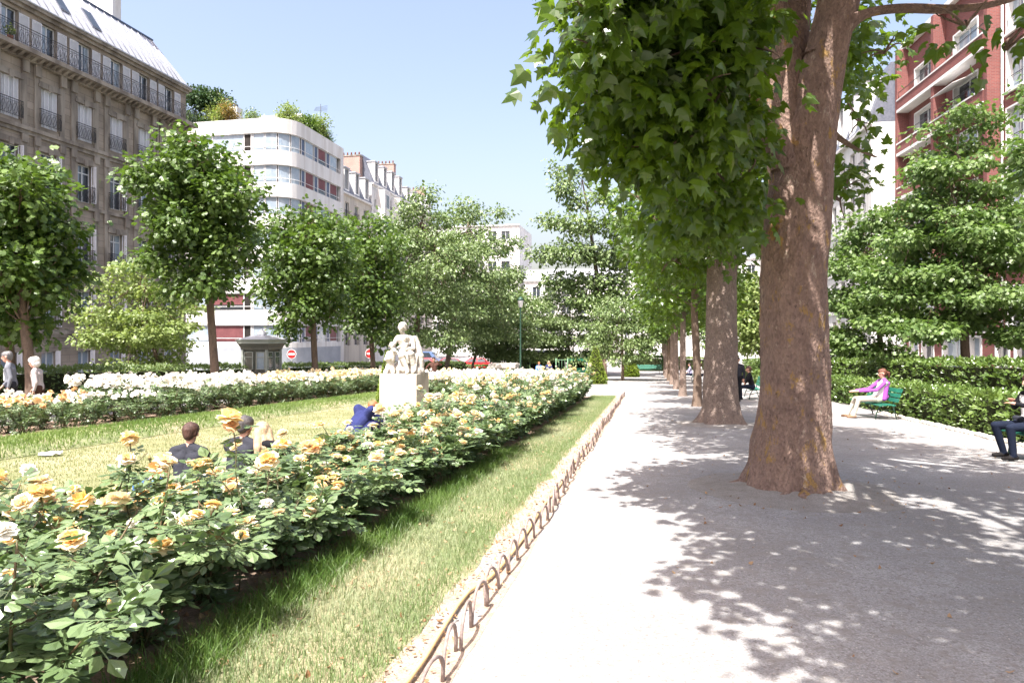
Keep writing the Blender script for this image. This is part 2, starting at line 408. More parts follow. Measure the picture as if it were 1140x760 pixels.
def T_lobe():
    half = [(.22, .02), (.50, .30), (.24, .40), (.40, .72)]
    z = lambda x, y: -.25 * abs(x) - .12 * max(0, y - .3)
    r = [(x, y, z(x, y)) for x, y in half]; l = [(-x, y, z(x, y)) for x, y in half]
    return np.array([(0, 0, 0), (0, 1, -.14)] + r + l), [(0, 2, 3, 4, 5, 1), (0, 1, 9, 8, 7, 6)]
def T_small(w=.34, fold=.35, droop=.15):
    vs = [(0, 0, 0), (w, .5, -fold * w), (0, 1, -droop), (-w, .5, -fold * w)]
    return np.array(vs), [(0, 1, 2), (0, 2, 3)]
def T_rose():
    V, Fc = T_leaf(.36, .25, .1)
    vs = []; fs = []
    for (ox, oy, an, sc) in ((0, .55, 0, .46), (.05, .42, -1.15, .40), (-.05, .42, 1.15, .40), (.04, .16, -1.25, .33), (-.04, .16, 1.25, .33)):
        c, s = math.cos(an), math.sin(an); k = len(vs)
        for x, y, z in V:
            vs.append((ox + sc * (x * c - y * s), oy + sc * (x * s + y * c), sc * z - .12 * abs(oy - .3)))
        fs += [tuple(a + k for a in f) for f in Fc]
    k = len(vs)
    vs += [(-.012, 0, 0), (.012, 0, 0), (.012, .6, -.03), (-.012, .6, -.03)]; fs.append((k, k + 1, k + 2, k + 3))
    return np.array(vs), fs

def norm(a):
    return a / np.maximum(np.linalg.norm(a, axis=1, keepdims=True), 1e-9)

def scatter(tpl, pos, tdir, ndir, size, tone, base=None):
    """arrays for many leaves: pos(N,3), tdir leaf axis, ndir approx normal"""
    V, Fc = tpl
    N = len(pos); nv = len(V)
    t = norm(tdir); n = norm(ndir - (ndir * t).sum(1, keepdims=True) * t); s = np.cross(t, n)
    M = np.stack([s, t, n], 2)                                     # columns
    P = np.einsum('nij,vj->nvi', M, V) * size[:, None, None] + pos[:, None, :]
    flat = np.concatenate([np.array(f) for f in Fc]); cnt = np.array([len(f) for f in Fc])
    off = (np.arange(N) * nv)
    FF = (flat[None, :] + off[:, None]).ravel(); CC = np.tile(cnt, N)
    return P.reshape(-1, 3), FF, CC, np.repeat(tone, nv)

def merge(parts):
    Vs, Fs, Cs, Ts = [], [], [], []; k = 0
    for V, F, C, T in parts:
        Vs.append(V); Fs.append(F + k); Cs.append(C); Ts.append(T); k += len(V)
    return np.concatenate(Vs), np.concatenate(Fs), np.concatenate(Cs), np.concatenate(Ts)

def leaf_mesh(name, parts, m):
    V, Fc, C, T = merge(parts)
    return np_mesh(name, V, Fc, C, [m], None, T)

UP = np.array([0, 0, 1.0])

def cluster_leaves(centers, outs, per, spread, size, tpl, rng, droop=.45, up=.9, flat=.6, jitter=.6):
    N = len(centers) * per
    c = np.repeat(centers, per, 0); o = np.repeat(outs, per, 0)
    off = rng.normal(size=(N, 3)) * spread * np.array([1, 1, flat])
    t = norm(o * .5 + norm(off) * .6 + rng.normal(size=(N, 3)) * .5 + np.array([0, 0, -droop]))
    cn = np.repeat(rng.normal(size=(len(centers), 3)) * .35, per, 0)
    n = norm(UP * up + o * .4 + cn + norm(off) * .35 + rng.normal(size=(N, 3)) * jitter * .6)
    ctone = np.repeat(rng.random(len(centers)), per)
    tone = np.clip(.5 * ctone + .5 * rng.random(N), 0, 1)
    sz = size * rng.uniform(.5, 1.18, N)
    return scatter(tpl, c + off, t, n, sz, tone)

def lobe_points(lobes, n, rng, inner=.35):
    """lobes: list of (centre, radii). points inside, denser to the outside"""
    vol = np.array([max(.05, r[0] * r[1] * r[2]) ** .8 * (w[0] if w else 1) for c, r, *w in lobes]); vol /= vol.sum()
    idx = rng.choice(len(lobes), n, p=vol)
    C = np.array([l[0] for l in lobes], float)[idx]; Rr = np.array([l[1] for l in lobes], float)[idx]
    d = norm(rng.normal(size=(n, 3))); rad = (inner ** 3 + (1 - inner ** 3) * rng.random(n)) ** (1 / 3)
    return C + d * Rr * rad[:, None], d

# ------------------------------------------------------------------ world, sun, camera
w = bpy.data.worlds.new("World"); scene.world = w; w.use_nodes = True
wn = w.node_tree.nodes; wl = w.node_tree.links
bg = wn['Background']
sky = wn.new('ShaderNodeTexSky'); sky.sky_type = 'NISHITA'; sky.sun_disc = False
SUN = Vector((.13, .46, -.878)).normalized()
sky.sun_elevation = math.asin(-SUN.z); sky.sun_rotation = math.atan2(-SUN.x, -SUN.y) % (2 * pi)
sky.air_density = 1.3; sky.dust_density = 5.5; sky.ozone_density = .6; sky.altitude = 50
tint = wn.new('ShaderNodeMix'); tint.data_type = 'RGBA'; tint.blend_type = 'MULTIPLY'; tint.inputs[0].default_value = 1; tint.inputs[7].default_value = (1.08, .985, 1.0, 1)
wl.new(sky.outputs[0], tint.inputs[6]); wl.new(tint.outputs[2], bg.inputs[0]); bg.inputs[1].default_value = .12
sl = bpy.data.lights.new('sun', 'SUN'); sl.energy = 4.6; sl.angle = math.radians(.53); sl.color = (1, .97, .93)
so = bpy.data.objects.new('sun', sl); link(so); so.location = (-10, -20, 40); so.rotation_euler = SUN.to_track_quat('-Z', 'Y').to_euler()
cam = bpy.data.cameras.new('camera'); co = bpy.data.objects.new('camera', cam); link(co)
cam.sensor_width = 36; cam.lens = 24; cam.clip_end = 3000; cam.clip_start = .05
cam.shift_y = -9 / 1140.
co.location = (0, 0, EYE); co.rotation_euler = (pi / 2, 0, YAW)
scene.camera = co
scene.view_settings.view_transform = 'Standard'; scene.view_settings.look = 'None'
scene.view_settings.exposure = 1.5; scene.view_settings.gamma = 1
scene.render.engine = 'CYCLES'
scene.cycles.max_bounces = 8; scene.cycles.diffuse_bounces = 4; scene.cycles.glossy_bounces = 3; scene.cycles.transmission_bounces = 5; scene.cycles.transparent_max_bounces = 4
scene.cycles.use_denoising = True
scene.cycles.sample_clamp_indirect = 6

# ------------------------------------------------------------------ ground and setting
def sheet(name, x0, x1, y0, y1, m, lift, sub=None, wob=0.0):
    ys = sorted(set([y0, y1] + [y for y in (66.0,) if y0 < y < y1] + (list(np.arange(y0, y1, sub)) if sub else [])))
    xs = [x0, x1] if not sub else list(np.linspace(x0, x1, max(2, int((x1 - x0) / sub) + 1)))
    vs = []; fs = []
    for y in ys:
        for x in xs:
            dx = 0.0
            if wob and x in (xs[0], xs[-1]): dx = wob * noise.noise(Vector((x * 3, y * 1.7, 3)))
            z = gz(y) + (lift if (not wob or x not in (xs[0], xs[-1])) else .0025)
            if wob and x not in (xs[0], xs[-1]): z += .02 * noise.noise(Vector((x * 1.3, y * 1.3, 1)))
            vs.append((x + dx, y, z))
    nx = len(xs)
    for j in range(len(ys) - 1):
        for i in range(nx - 1):
            fs.append((j * nx + i, j * nx + i + 1, (j + 1) * nx + i + 1, (j + 1) * nx + i))
    o = MB().add(vs, fs, m, True).build(name)
    return tag(o, kind='structure')

sheet('ground', -700, 700, -60, 1500, MT['gravel'], 0)
sheet('street', -31.0, -20.5, -40, 71, MT['asphalt'], .008)
sheet('street', 11.8, 15.0, -40, 71, MT['asphalt'], .008)
sheet('cross_street', -120, -7, 71, 80, MT['asphalt'], .012)
for (a, b, c, d) in ((-34.1, -31.0, -20, 71), (-20.5, -18.2, -20, 71), (15.0, 17.6, -20, 71), (10.6, 11.8, -20, 71)):
    k = MB()
    ys = [c, d]
    k.add([(a, c, gz(c)), (b, c, gz(c)), (b, d, gz(d)), (a, d, gz(d)), (a, c, gz(c) + .12), (b, c, gz(c) + .12), (b, d, gz(d) + .12), (a, d, gz(d) + .12)],
          [(4, 5, 6, 7), (0, 1, 5, 4), (1, 2, 6, 5), (2, 3, 7, 6), (3, 0, 4, 7)], MT['pave'])
    tag(k.build('pavement'), kind='structure')
YB = 29.6
sheet('lawn', -9.7, -4.6, -6, YB, MT['lawn'], .010, .6, .15)
sheet('flower_bed', -4.7, -2.3, -2, YB - .6, MT['soil'], .014, .4, .18)
sheet('grass_verge', -2.40, -1.30, -2, YB, MT['turf'], .026, .16, .12)
sheet('kerb_strip', -1.42, -.95, -2, YB + .6, MT['litter_soil'], .009, .1, .05)
sheet('flower_bed', -14.2, -11.0, 2, 33, MT['soil'], .02, .6, .2)
# raised turf bank on the far side of the lawn
k = MB(); prof = [(-11.2, .02), (-11.05, .13), (-10.6, .17), (-10.0, .15), (-9.72, .09), (-9.6, .012)]
ys = np.arange(2, 33.1, .6)
vs = [(x + .07 * noise.noise(Vector((x, y * 1.3, 0))), y, gz(y) + z) for y in ys for x, z in prof]
n = len(prof)
k.add(vs, [(j * n + i, j * n + i + 1, (j + 1) * n + i + 1, (j + 1) * n + i) for j in range(len(ys) - 1) for i in range(n - 1)], MT['turf'], True)
tag(k.build('grass_bank'), kind='structure')

# grass blades
def blades(name, n, xf, yf, zf, h, wd, m, tonef, rng, lean=.35):
    x = xf(n); y = yf(n)
    z = zf(x, y)
    a = rng.random(n) * 2 * pi
    side = np.stack([np.cos(a), np.sin(a), np.zeros(n)], 1)
    ld = rng.random(n) * 2 * pi
    ln = np.stack([np.cos(ld), np.sin(ld), np.zeros(n)], 1) * (rng.random(n) * lean)[:, None]
    hh = h * rng.uniform(.45, 1.2, n); ww = wd * rng.uniform(.7, 1.2, n)
    p = np.stack([x, y, z], 1)
    mid = p + ln * (hh * .45)[:, None] + UP * (hh * .55)[:, None]
    tip = p + ln * (hh * 1.3)[:, None] + UP * (hh * .95)[:, None]
    V = np.stack([p - side * ww[:, None], p + side * ww[:, None], mid + side * (ww * .7)[:, None], mid - side * (ww * .7)[:, None], tip], 1).reshape(-1, 3)
    fl = np.array([0, 1, 2, 3, 3, 2, 4]); F = (fl[None] + (np.arange(n) * 5)[:, None]).ravel()
    C = np.tile([4, 3], n)
    tone = np.clip(tonef(x, y) + rng.normal(size=n) * .18, 0, 1)
    return np_mesh(name, V, F, C, [m], None, np.repeat(tone, 5))

def smooth_noise(x, y, s, seed=0):
    return (np.sin(x * s * 1.3 + seed + 1.7 * np.sin(y * s * .7)) + np.sin(y * s * 1.1 + 2 * seed + 1.3 * np.sin(x * s * .9 + seed))) * .25 + .5
GZ = lambda y: -SLOPE * np.minimum(y, 66.0)
def vy(n):
    return 1.0 + (YB - 1.2) * R.random(n) ** 1.9
def vx(n):
    return -1.31 - 1.02 * R.random(n) + R.normal(size=n) * .035
tv = lambda x, y: .15 + .75 * smooth_noise(x * 2.0, y, 1.1, 2) * np.exp(-((x + 1.85) / .38) ** 2)
tag(obj('grass', blades('grass', 70000, vx, vy, lambda x, y: GZ(y) + .03, .065, .0028, MT['grass'], tv, R, .7)), 'short sunburnt grass of the verge beside the hooped kerb', 'grass', kind='stuff')
# longer tufts by the bed edge
def tx(n): return -2.28 + R.normal(size=n) * .10
def ty(n): return 1.4 + 10 * R.random(n) ** 1.6
tag(obj('long_grass', blades('long_grass', 13000, tx, ty, lambda x, y: GZ(y) + .02, .15, .0032, MT['grass_dark'], lambda x, y: .5 * smooth_noise(x, y, 3, 1), R, .8)), 'longer green grass along the foot of the near rose bed', 'grass', kind='stuff')
lx = lambda n: -9.65 + 5.0 * R.random(n)
ly = lambda n: 4.5 + 25 * R.random(n) ** 1.5
tag(obj('lawn_grass', blades('lawn_grass', 60000, lx, ly, lambda x, y: GZ(y) + .01, .04, .005, MT['grass_lawn'], lambda x, y: .1 + .75 * smooth_noise(x, y, .9, 5), R, .8)), 'mown grass of the lawn behind the near roses', 'grass', kind='stuff')
def bz(x, y): return GZ(y) + np.interp(x, [p[0] for p in prof], [p[1] for p in prof])
tag(obj('bank_grass', blades('bank_grass', 26000, lambda n: -11.1 + 1.5 * R.random(n), lambda n: 6 + 26 * R.random(n) ** 1.3, bz, .09, .007, MT['grass_dark'], lambda x, y: .2 + .8 * smooth_noise(x, y, 1.2, 4), R, .7)), 'greener grass on the raised bank before the far roses', 'grass', kind='stuff')

# dry leaves and litter
def litter(name, n, xf, yf, zl, size, label):
    x, y = xf(n), yf(n)
    pos = np.stack([x, y, GZ(y) + zl + R.random(n) * .012], 1)
    t = np.stack([R.normal(size=n), R.normal(size=n), R.normal(size=n) * .25], 1); nn = UP + R.normal(size=(n, 3)) * .35
    o = obj(name, leaf_mesh(name, [scatter(T_leaf(.35, .5, -.25), pos, t, nn, size * R.uniform(.4, 1.1, n), R.random(n))], MT['dryleaf']))
    return tag(o, label, 'fallen leaves', kind='stuff')
litter('fallen_leaves', 1500, lambda n: -1.20 + R.normal(size=n) * .10, lambda n: 1.5 + 27 * R.random(n) ** 1.4, .02, .036, 'dry leaves lying in the strip between verge and hoops')
litter('leaf_litter', 1100, lambda n: -2.3 - 1.2 * R.random(n), lambda n: 1.5 + 16 * R.random(n) ** 1.3, .02, .055, 'dry leaves on the soil under the near roses')
litter('path_debris', 260, lambda n: 0 + 6.5 * R.random(n), lambda n: 2.5 + 16 * R.random(n), .004, .045, 'scattered dead leaves on the gravel under the plane trees')
# small stones on the gravel
def pebbles(n):
    x = -.9 + 8 * R.random(n); y = 1.8 + 11 * R.random(n) ** 1.5
    tV = np.array([(1, 0, 0), (-.9, .1, 0), (.1, 1, 0), (0, -.95, 0), (.05, 0, .7), (0, 0, -.4)]); tF = [(0, 2, 4), (2, 1, 4), (1, 3, 4), (3, 0, 4)]
    pos = np.stack([x, y, GZ(y) + .003], 1); a = R.random(n) * 6.28
    return scatter((tV, tF), pos, np.stack([np.cos(a), np.sin(a), 0 * a], 1), np.tile(UP, (n, 1)), R.uniform(.0025, .008, n), R.random(n))
MT['pebble'] = leafmat('pebble', (.22, .20, .18), (.5, .47, .43), (.3, .3, .3), 0.0, .9, .2)
tag(obj('gravel_stones', leaf_mesh('gravel_stones', [pebbles(9000)], MT['pebble'])), 'fine loose stones scattered over the gravel', 'gravel', kind='stuff')

# hoop edging and hose
def hoop_mesh(var):
    k = MB(); r0 = random.Random(var); W = .335 + r0.uniform(-.01, .01); Hh = .175 + r0.uniform(-.015, .02); sk = r0.uniform(-.02, .02)
    pts = []
    for i in range(15):
        a = pi * i / 14
        pts.append((sk * math.sin(a), -W / 2 * math.cos(a), Hh * math.sin(a) ** .75 - .02 * (i in (0, 14))))
    k.tube(pts, [.0105 + .001 * math.sin(i * 2 + var) for i in range(15)], MT['hoop'], 7)
    return k.mesh('kerb_hoop')
hm = [hoop_mesh(i) for i in range(5)]
y = 1.7; i = 0
while y < 30.3:
    x = -1.0 + .02 * math.sin(y * 1.1)
    o = obj('kerb_hoop', hm[i % 5], None, (x, y, gz(y) + .012), (rnd.uniform(-.04, .04), rnd.uniform(-.12, .12), rnd.uniform(-.1, .1)))
    tag(o, 'low bent hoop of the edging between gravel path and grass verge', 'edging hoop', 'hoops edging the gravel path')
    y += .345; i += 1
k = MB(); pts = []
for j in range(60):
    y = 1.6 + j * .26
    x = -1.20 + .06 * math.sin(y * 2.4) * (1 if y < 4.5 else .2) + (.12 * min(1, max(0, (y - 3.6) / 1.4)))
    pts.append((x, y, gz(y) + .032))
tag(k.tube(pts, .013, MT['hose'], 8).build('garden_hose'), 'yellow garden hose lying along the hoop edging', 'hose')

def capsule(a, b, ra, rb, seg=12):
    a = Vector(a); b = Vector(b); d = b - a; L_ = d.length
    t = d / L_ if L_ > 1e-6 else Vector((0, 0, 1))
    u = t.cross(Vector((1, 0, 0)) if abs(t.x) < .8 else Vector((0, 1, 0))).normalized(); v = t.cross(u)
    prof = [(0, -ra)] + [(ra * math.cos(q), -ra * math.sin(q)) for q in (1.1, .6, .2)] + [(rb * math.cos(q), L_ + rb * math.sin(q)) for q in (.2, .6, 1.1)] + [(0, L_ + rb)]
    vs = [a + t * prof[0][1]]; fs = []
    for r, h in prof[1:-1]:
        for i in range(seg):
            an = 2 * pi * i / seg; vs.append(a + t * h + (u * math.cos(an) + v * math.sin(an)) * r)
    vs.append(a + t * prof[-1][1]); n = len(prof) - 2
    for i in range(seg): fs.append((0, 1 + (i + 1) % seg, 1 + i))
    for j in range(n - 1):
        for i in range(seg):
            i2 = (i + 1) % seg; fs.append((1 + j * seg + i, 1 + j * seg + i2, 1 + (j + 1) * seg + i2, 1 + (j + 1) * seg + i))
    e = len(vs) - 1
    for i in range(seg): fs.append((1 + (n - 1) * seg + i, 1 + (n - 1) * seg + (i + 1) % seg, e))
    return vs, fs

def fuse(name, caps, voxel, smooth=2, disp=0.0):
    """one continuous skin over tapered capsules (a, b, ra, rb, material key)"""
    k = MB()
    for a, b, ra, rb, m in caps:
        vs, fs = capsule(a, b, ra, rb); k.add(vs, fs, MT['skin'])
    me = k.mesh(name + '_raw'); o = bpy.data.objects.new('tmp', me); COL.objects.link(o)
    md = o.modifiers.new('r', 'REMESH'); md.mode = 'VOXEL'; md.voxel_size = voxel; md.use_smooth_shade = True
    if smooth:
        ms = o.modifiers.new('s', 'SMOOTH'); ms.factor = .5; ms.iterations = smooth
    dg = bpy.context.evaluated_depsgraph_get(); dg.update()
    out = bpy.data.meshes.new_from_object(o.evaluated_get(dg)); out.name = name
    bpy.data.objects.remove(o); bpy.data.meshes.remove(me)
    out.materials.clear()
    keys = []
    for c in caps:
        if c[4] not in keys: keys.append(c[4])
    for q in keys: out.materials.append(MT[q])
    n = len(out.polygons); cen = np.empty(n * 3, np.float32); out.polygons.foreach_get('center', cen); cen = cen.reshape(-1, 3)
    best = np.full(n, 1e9); idx = np.zeros(n, np.int32)
    for a, b, ra, rb, m in caps:
        a = np.array(a); b = np.array(b); d = b - a; L2 = max(1e-9, (d * d).sum())
        t = np.clip(((cen - a) @ d) / L2, 0, 1); dist = np.linalg.norm(cen - (a + t[:, None] * d), axis=1) - (ra + (rb - ra) * t)
        f = dist < best - (0.0); best[f] = dist[f]; idx[f] = keys.index(m)
    out.polygons.foreach_set('material_index', idx); out.polygons.foreach_set('use_smooth', np.ones(n, bool))
    if disp:
        v = np.empty(len(out.vertices) * 3, np.float32); out.vertices.foreach_get('co', v); v = v.reshape(-1, 3)
        no = np.empty_like(v.ravel()); out.vertices.foreach_get('normal', no); no = no.reshape(-1, 3)
        q = np.array([noise.noise(Vector(p) * 7) + .5 * noise.noise(Vector(p) * 16) for p in v]); v += no * (q * disp)[:, None]
        out.vertices.foreach_set('co', v.ravel())
    out.update()
    return out

# ------------------------------------------------------------------ trees
def trunk_mesh(name, path, radii, m, seg=20, flare=0.0, flare_h=.5, rough=.04, seed=0, lobes=5, bumpy=0.0):
    """path of centres (finely resampled), flared and ridged at the foot"""
    P = [Vector(p) for p in path]
    n = max(10, int(sum((P[i + 1] - P[i]).length for i in range(len(P) - 1)) / .07))
    # cumulative resample with smooth interpolation
    L = [0]
    for i in range(len(P) - 1): L.append(L[-1] + (P[i + 1] - P[i]).length)
    s = np.linspace(0, L[-1], n)
    pts = np.stack([np.interp(s, L, [p[c] for p in P]) for c in range(3)], 1)
    for _ in range(12):
        pts[1:-1] = (pts[:-2] + 2 * pts[1:-1] + pts[2:]) / 4
    rad = np.interp(s, L, radii)
    vs = []; fs = []
    z0 = pts[0][2]
    rr = random.Random(seed); ph = [rr.random() * 6.28 for _ in range(8)]
    for i in range(n):
        h = pts[i][2] - z0
        fl = flare * math.exp(-max(h, 0) / flare_h)
        for k_ in range(seg):
            a = 2 * pi * k_ / seg
            rid = 1 + .45 * math.cos(lobes * a + ph[0]) + .3 * math.cos((lobes + 2) * a + ph[1]) + .2 * math.cos(2 * a + ph[2])
            q = rad[i] * (1 + fl * max(.15, rid))
            nz = noise.noise(Vector((math.cos(a) * 1.2 + seed, math.sin(a) * 1.2, h * .9))) * rough * 2.2
            nz += noise.noise(Vector((math.cos(a) * 4 + seed, math.sin(a) * 4, h * 2.6))) * rough
            if flare > .2: nz += .10 * math.exp(-max(h, 0) / .35) * noise.noise(Vector((math.cos(a) * 6 + seed, math.sin(a) * 6, h * 3.5)))
            if bumpy:
                nz += bumpy * noise.noise(Vector((math.cos(a) * 9, math.sin(a) * 9 + seed, h * 5)))
            q *= 1 + nz
            vs.append((pts[i][0] + q * math.cos(a), pts[i][1] + q * math.sin(a), pts[i][2]))
    for i in range(n - 1):
        for k_ in range(seg):
            k2 = (k_ + 1) % seg
            fs.append((i * seg + k_, i * seg + k2, (i + 1) * seg + k2, (i + 1) * seg + k_))
    fs.append(tuple(range((n - 1) * seg, n * seg)))
    return MB().add(vs, fs, m, True).mesh(name)

def limb(mb, a, b, r0, r1, m, sag=.12, seg=8, rr=rnd):
    a = Vector(a); b = Vector(b); pts = []; n = 9
    off = Vector((rr.uniform(-1, 1), rr.uniform(-1, 1), rr.uniform(.2, 1))) * (b - a).length * sag
    for i in range(n + 1):
        t = i / n
        pts.append(a.lerp(b, t) + off * math.sin(pi * t) + Vector((rr.uniform(-1, 1), rr.uniform(-1, 1), rr.uniform(-1, 1))) * r0 * .25)
    mb.tube(pts, [r0 + (r1 - r0) * (i / n) for i in range(n + 1)], m, seg)
    return pts

def make_tree(name, label, cat, base, trunk, radii, lobes, nclus, per, spread, size, tpl, leaf, bark, rng, group=None, flare=.3, flare_h=.25, inner=.35,
              twigs=40, droop=.45, seg=14, extra=None, flat=.6, rough=.04):
    """all coordinates local to base"""
    t = thing(name, label, cat, base, 0, group)
    obj('trunk', trunk_mesh('trunk', trunk, radii, bark, seg, flare, flare_h, rough, int(rng.integers(1000))), t)
    br = MB(); rr = random.Random(int(rng.integers(1e6)))
    top = Vector(trunk[-1])
    P = [Vector(p) for p in trunk]
    tips = []
    for l in lobes:
        c = Vector(l[0]); k = rr.randint(1, 2)
        # leave the trunk below the lobe
        cand = [p for p in P if p.z < c.z - .2 and p.z > P[-1].z * .38] or [P[-1]]
        a = min(cand, key=lambda p: abs(p.z - (c.z - .9)))
        pts = limb(br, a, c, radii[-1] * .62, radii[-1] * .22, bark, .08, 7, rr)
        tips.append((pts, c, l[1]))
    for _ in range(twigs):
        pts, c, r = rr.choice(tips)
        a = rr.choice(pts[4:])
        d = Vector((rr.gauss(0, 1), rr.gauss(0, 1), rr.gauss(.1, .8))).normalized()
        b = c + Vector((d.x * r[0], d.y * r[1], d.z * r[2])) * rr.uniform(.6, .95)
        limb(br, a, b, radii[-1] * .22, .008, bark, .1, 5, rr)
    br.build('branches', t)
    C, O = lobe_points(lobes, nclus, rng, inner)
    parts = [cluster_leaves(C, O, per, spread, size, tpl, rng, droop, flat=flat)]
    if extra: parts += extra
    obj('crown', leaf_mesh('crown', parts, leaf), t)
    return t

TP, TL, TS, TR, TB = T_plane(), T_leaf(), T_small(), T_rose(), T_lobe()

# ---- the big plane tree by the path
b1 = Vector((1.73, 8.96, gz(8.96)))
def rel(px, py, d, b): return tuple(at(px, py, d) - b)
t1 = thing('plane_tree', 'stout plane tree with a forked trunk, nearest to the viewer on the gravel', 'tree', b1)
cz = lambda px, py, d=8.45: rel(px, py, d, b1)
tr1 = [(0, 0, -.12), cz(881, 520), cz(883, 470), cz(884, 400), cz(886, 300), cz(889, 230), cz(896, 170, 8.43), cz(908, 110, 8.4), cz(922, 50, 8.3), cz(938, -20, 8.2), cz(955, -120, 8.0), cz(960, -260, 7.8)]
obj('trunk', trunk_mesh('trunk', tr1, [.555, .485, .43, .395, .385, .39, .345, .275, .235, .23, .2, .13], MT['bark_plane'], 84, .30, .17, .05, 3, 6, .045), t1)
br = MB()
def big_limb(pts, rad, name='limb'):
    obj(name, trunk_mesh(name, pts, rad, MT['bark_plane'], 28, 0, .2, .07, len(pts) + int(rad[0] * 1000), 4, .03), t1)
big_limb([cz(888, 262, 8.5), cz(882, 215, 8.52), cz(877, 160, 8.55), cz(876, 110, 8.6), cz(881, 50, 8.75), cz(886, -10, 8.9), cz(880, -90, 9.1), cz(850, -300, 9.3)], [.26, .28, .275, .245, .225, .215, .18, .11])
big_limb([cz(876, 190, 8.35), cz(862, 150, 8.2), cz(838, 112, 7.9), cz(812, 88, 7.5), cz(770, 60, 7.0), cz(715, 30, 6.4)], [.19, .15, .12, .105, .08, .04])
big_limb([cz(912, 60, 8.3), cz(950, 16, 8.2), cz(1000, 8, 8.0), cz(1060, 12, 7.8), cz(1120, 4, 7.5), cz(1190, -30, 7.2)], [.19, .14, .125, .11, .085, .04])
big_limb([cz(880, 20, 8.8), cz(845, -5, 8.7), cz(815, 4, 8.4), cz(800, -20, 8.2), cz(760, -80, 7.6)], [.16, .14, .13, .11, .06])
big_limb([cz(900, 120, 8.5), cz(928, 150, 9.0), cz(950, 165, 9.6), cz(975, 175, 10.2)], [.09, .06, .045, .025])
lob1 = []
def LB(px, py, d, rx, ry, rz, w=1.0): lob1.append((cz(px, py, d), (rx, ry, rz), w))
LB(720, 60, 6.6, .75, 1.0, .62, 1.5)
LB(668, 70, 6.3, .33, .8, .55, 1.0)
LB(680, 20, 6.0, .35, .8, .5, .9)
LB(790, 110, 6.9, .70, .9, .60, 1.5)
LB(740, 160, 7.2, .55, .8, .50, 1.3)
LB(815, 200, 7.8, .45, .7, .55, 1.2)
LB(770, 225, 8.3, .55, .8, .48, 1.2)
LB(830, 40, 7.0, .6, .9, .6, 1.3)
LB(770, -30, 6.4, .95, 1.3, .6, 1.2)
LB(735, -70, 5.6, .8, 1.3, .5, 1.2)
LB(680, 120, 7.6, .40, .7, .6, .8)
LB(935, 215, 9.6, .38, .6, .42, .7)
LB(960, 130, 9.8, .42, .6, .45, .8)
LB(925, 60, 10.3, .5, .7, .7, .7)
LB(985, 50, 8.6, .32, .4, .16, .35)
LB(1075, 20, 7.6, .5, .6, .26, .7)
LB(1120, 45, 7.4, .30, .4, .20, .5)
# overhead and behind: the crown that throws the shade
for (x, y, z, rx, ry, rz, ww) in ((.75, 3.6, 5.2, 1.1, 1.8, .7, 1.1), (1.7, 3.4, 5.8, 1.3, 1.6, .7, 1), (3.6, 4.4, 6.4, 1.4, 1.7, .7, .8), (.85, 6.2, 6.6, 1.4, 1.6, .9, 1.1),
                                (2.6, 6.6, 7.4, 1.6, 1.7, .9, .9), (4.6, 7.4, 6.6, 1.2, 1.4, .7, .5), (.9, 9.4, 7.4, 1.6, 1.7, 1.2, 1), (2.4, 10.2, 8.4, 1.8, 1.8, 1.2, .9),
                                (.8, 1.9, 5.2, 1.0, 1.2, .6, 1.2), (1.1, .8, 5.4, 1.1, .9, .5, 1.2), (.0, 3.0, 4.9, .5, 1.0, .5, .9), (2.6, .4, 5.8, 1.2, .8, .5, 1.2), (4.2, .9, 6.0, 1.3, .9, .5, 1.1), (2.0, 1.6, 5.8, 1.3, 1.2, .6, 1.1), (4.0, 2.4, 6.2, 1.4, 1.3, .6, 1.1), (5.6, 4.4, 6.6, 1.2, 1.4, .6, 1.0), (.35, 4.8, 5.2, .6, 1.4, .6, 1), (1.2, 5.2, 6.2, 1.5, 1.5, .7, 1.1), (3.4, 6.0, 6.8, 1.4, 1.2, .7, 1), (.6, 12.4, 6.4, 1.6, 1.4, 1.3, .9), (2.9, 13.2, 6.8, 1.4, 1.4, 1.2, .6), (2.2, 8.6, 10.2, 2.1, 2.4, 1.2, .7)):
    lob1.append(((x - b1.x, y - b1.y, z - b1.z), (rx, ry, rz), ww))
C, O = lobe_points(lob1, 2300, R, .2)
def sun_gaps(C, gaps, org):
    s_ = -np.array(SUN); keep = np.ones(len(C), bool)
    for p_, r_ in gaps:
        v = C + np.array(org) - np.array(p_); t_ = v @ s_; d_ = np.linalg.norm(v - t_[:, None] * s_, axis=1)
        keep &= ~((d_ < r_) & (t_ > .1))
    return keep
gp = [(at(885, 60, 8.5), .36), (at(880, 100, 8.4), .34), (at(884, 150, 8.3), .30), (at(895, 190, 8.1), .26), (at(912, 430, 8.0), .22), (at(905, 470, 7.95), .20), (at(925, 505, 8.0), .2), (at(915, 250, 8.1), .16), (at(930, 390, 8.1), .16)]
def gp_ground(px, py):
    u = (px - 570) / F_PX; d = EYE / ((py - HOR) / F_PX - SLOPE * (CA + u * SA)); return at(px, py, d)
gp += [(gp_ground(*q), r_) for q, r_ in (((965, 545), .22), ((1010, 555), .26), ((1060, 560), .24), ((1110, 580), .22), ((990, 512), .3), ((1060, 520), .28), ((1120, 545), .22), ((1100, 605), .2), ((1120, 640), .15), ((1000, 490), .35), ((1080, 495), .35),
        ((905, 625), .06), ((1035, 690), .07), ((830, 620), .05), ((880, 700), .06))]
gp = [(p_, r_ * (1.6 if i_ < 4 else 2.1 if i_ < 9 else 1.65)) for i_, (p_, r_) in enumerate(gp)]
kp = sun_gaps(C, gp, b1)
W_ = C + np.array(b1); dd = -W_[:, 0] * SA + W_[:, 1] * CA; lx_ = W_[:, 0] * CA + W_[:, 1] * SA
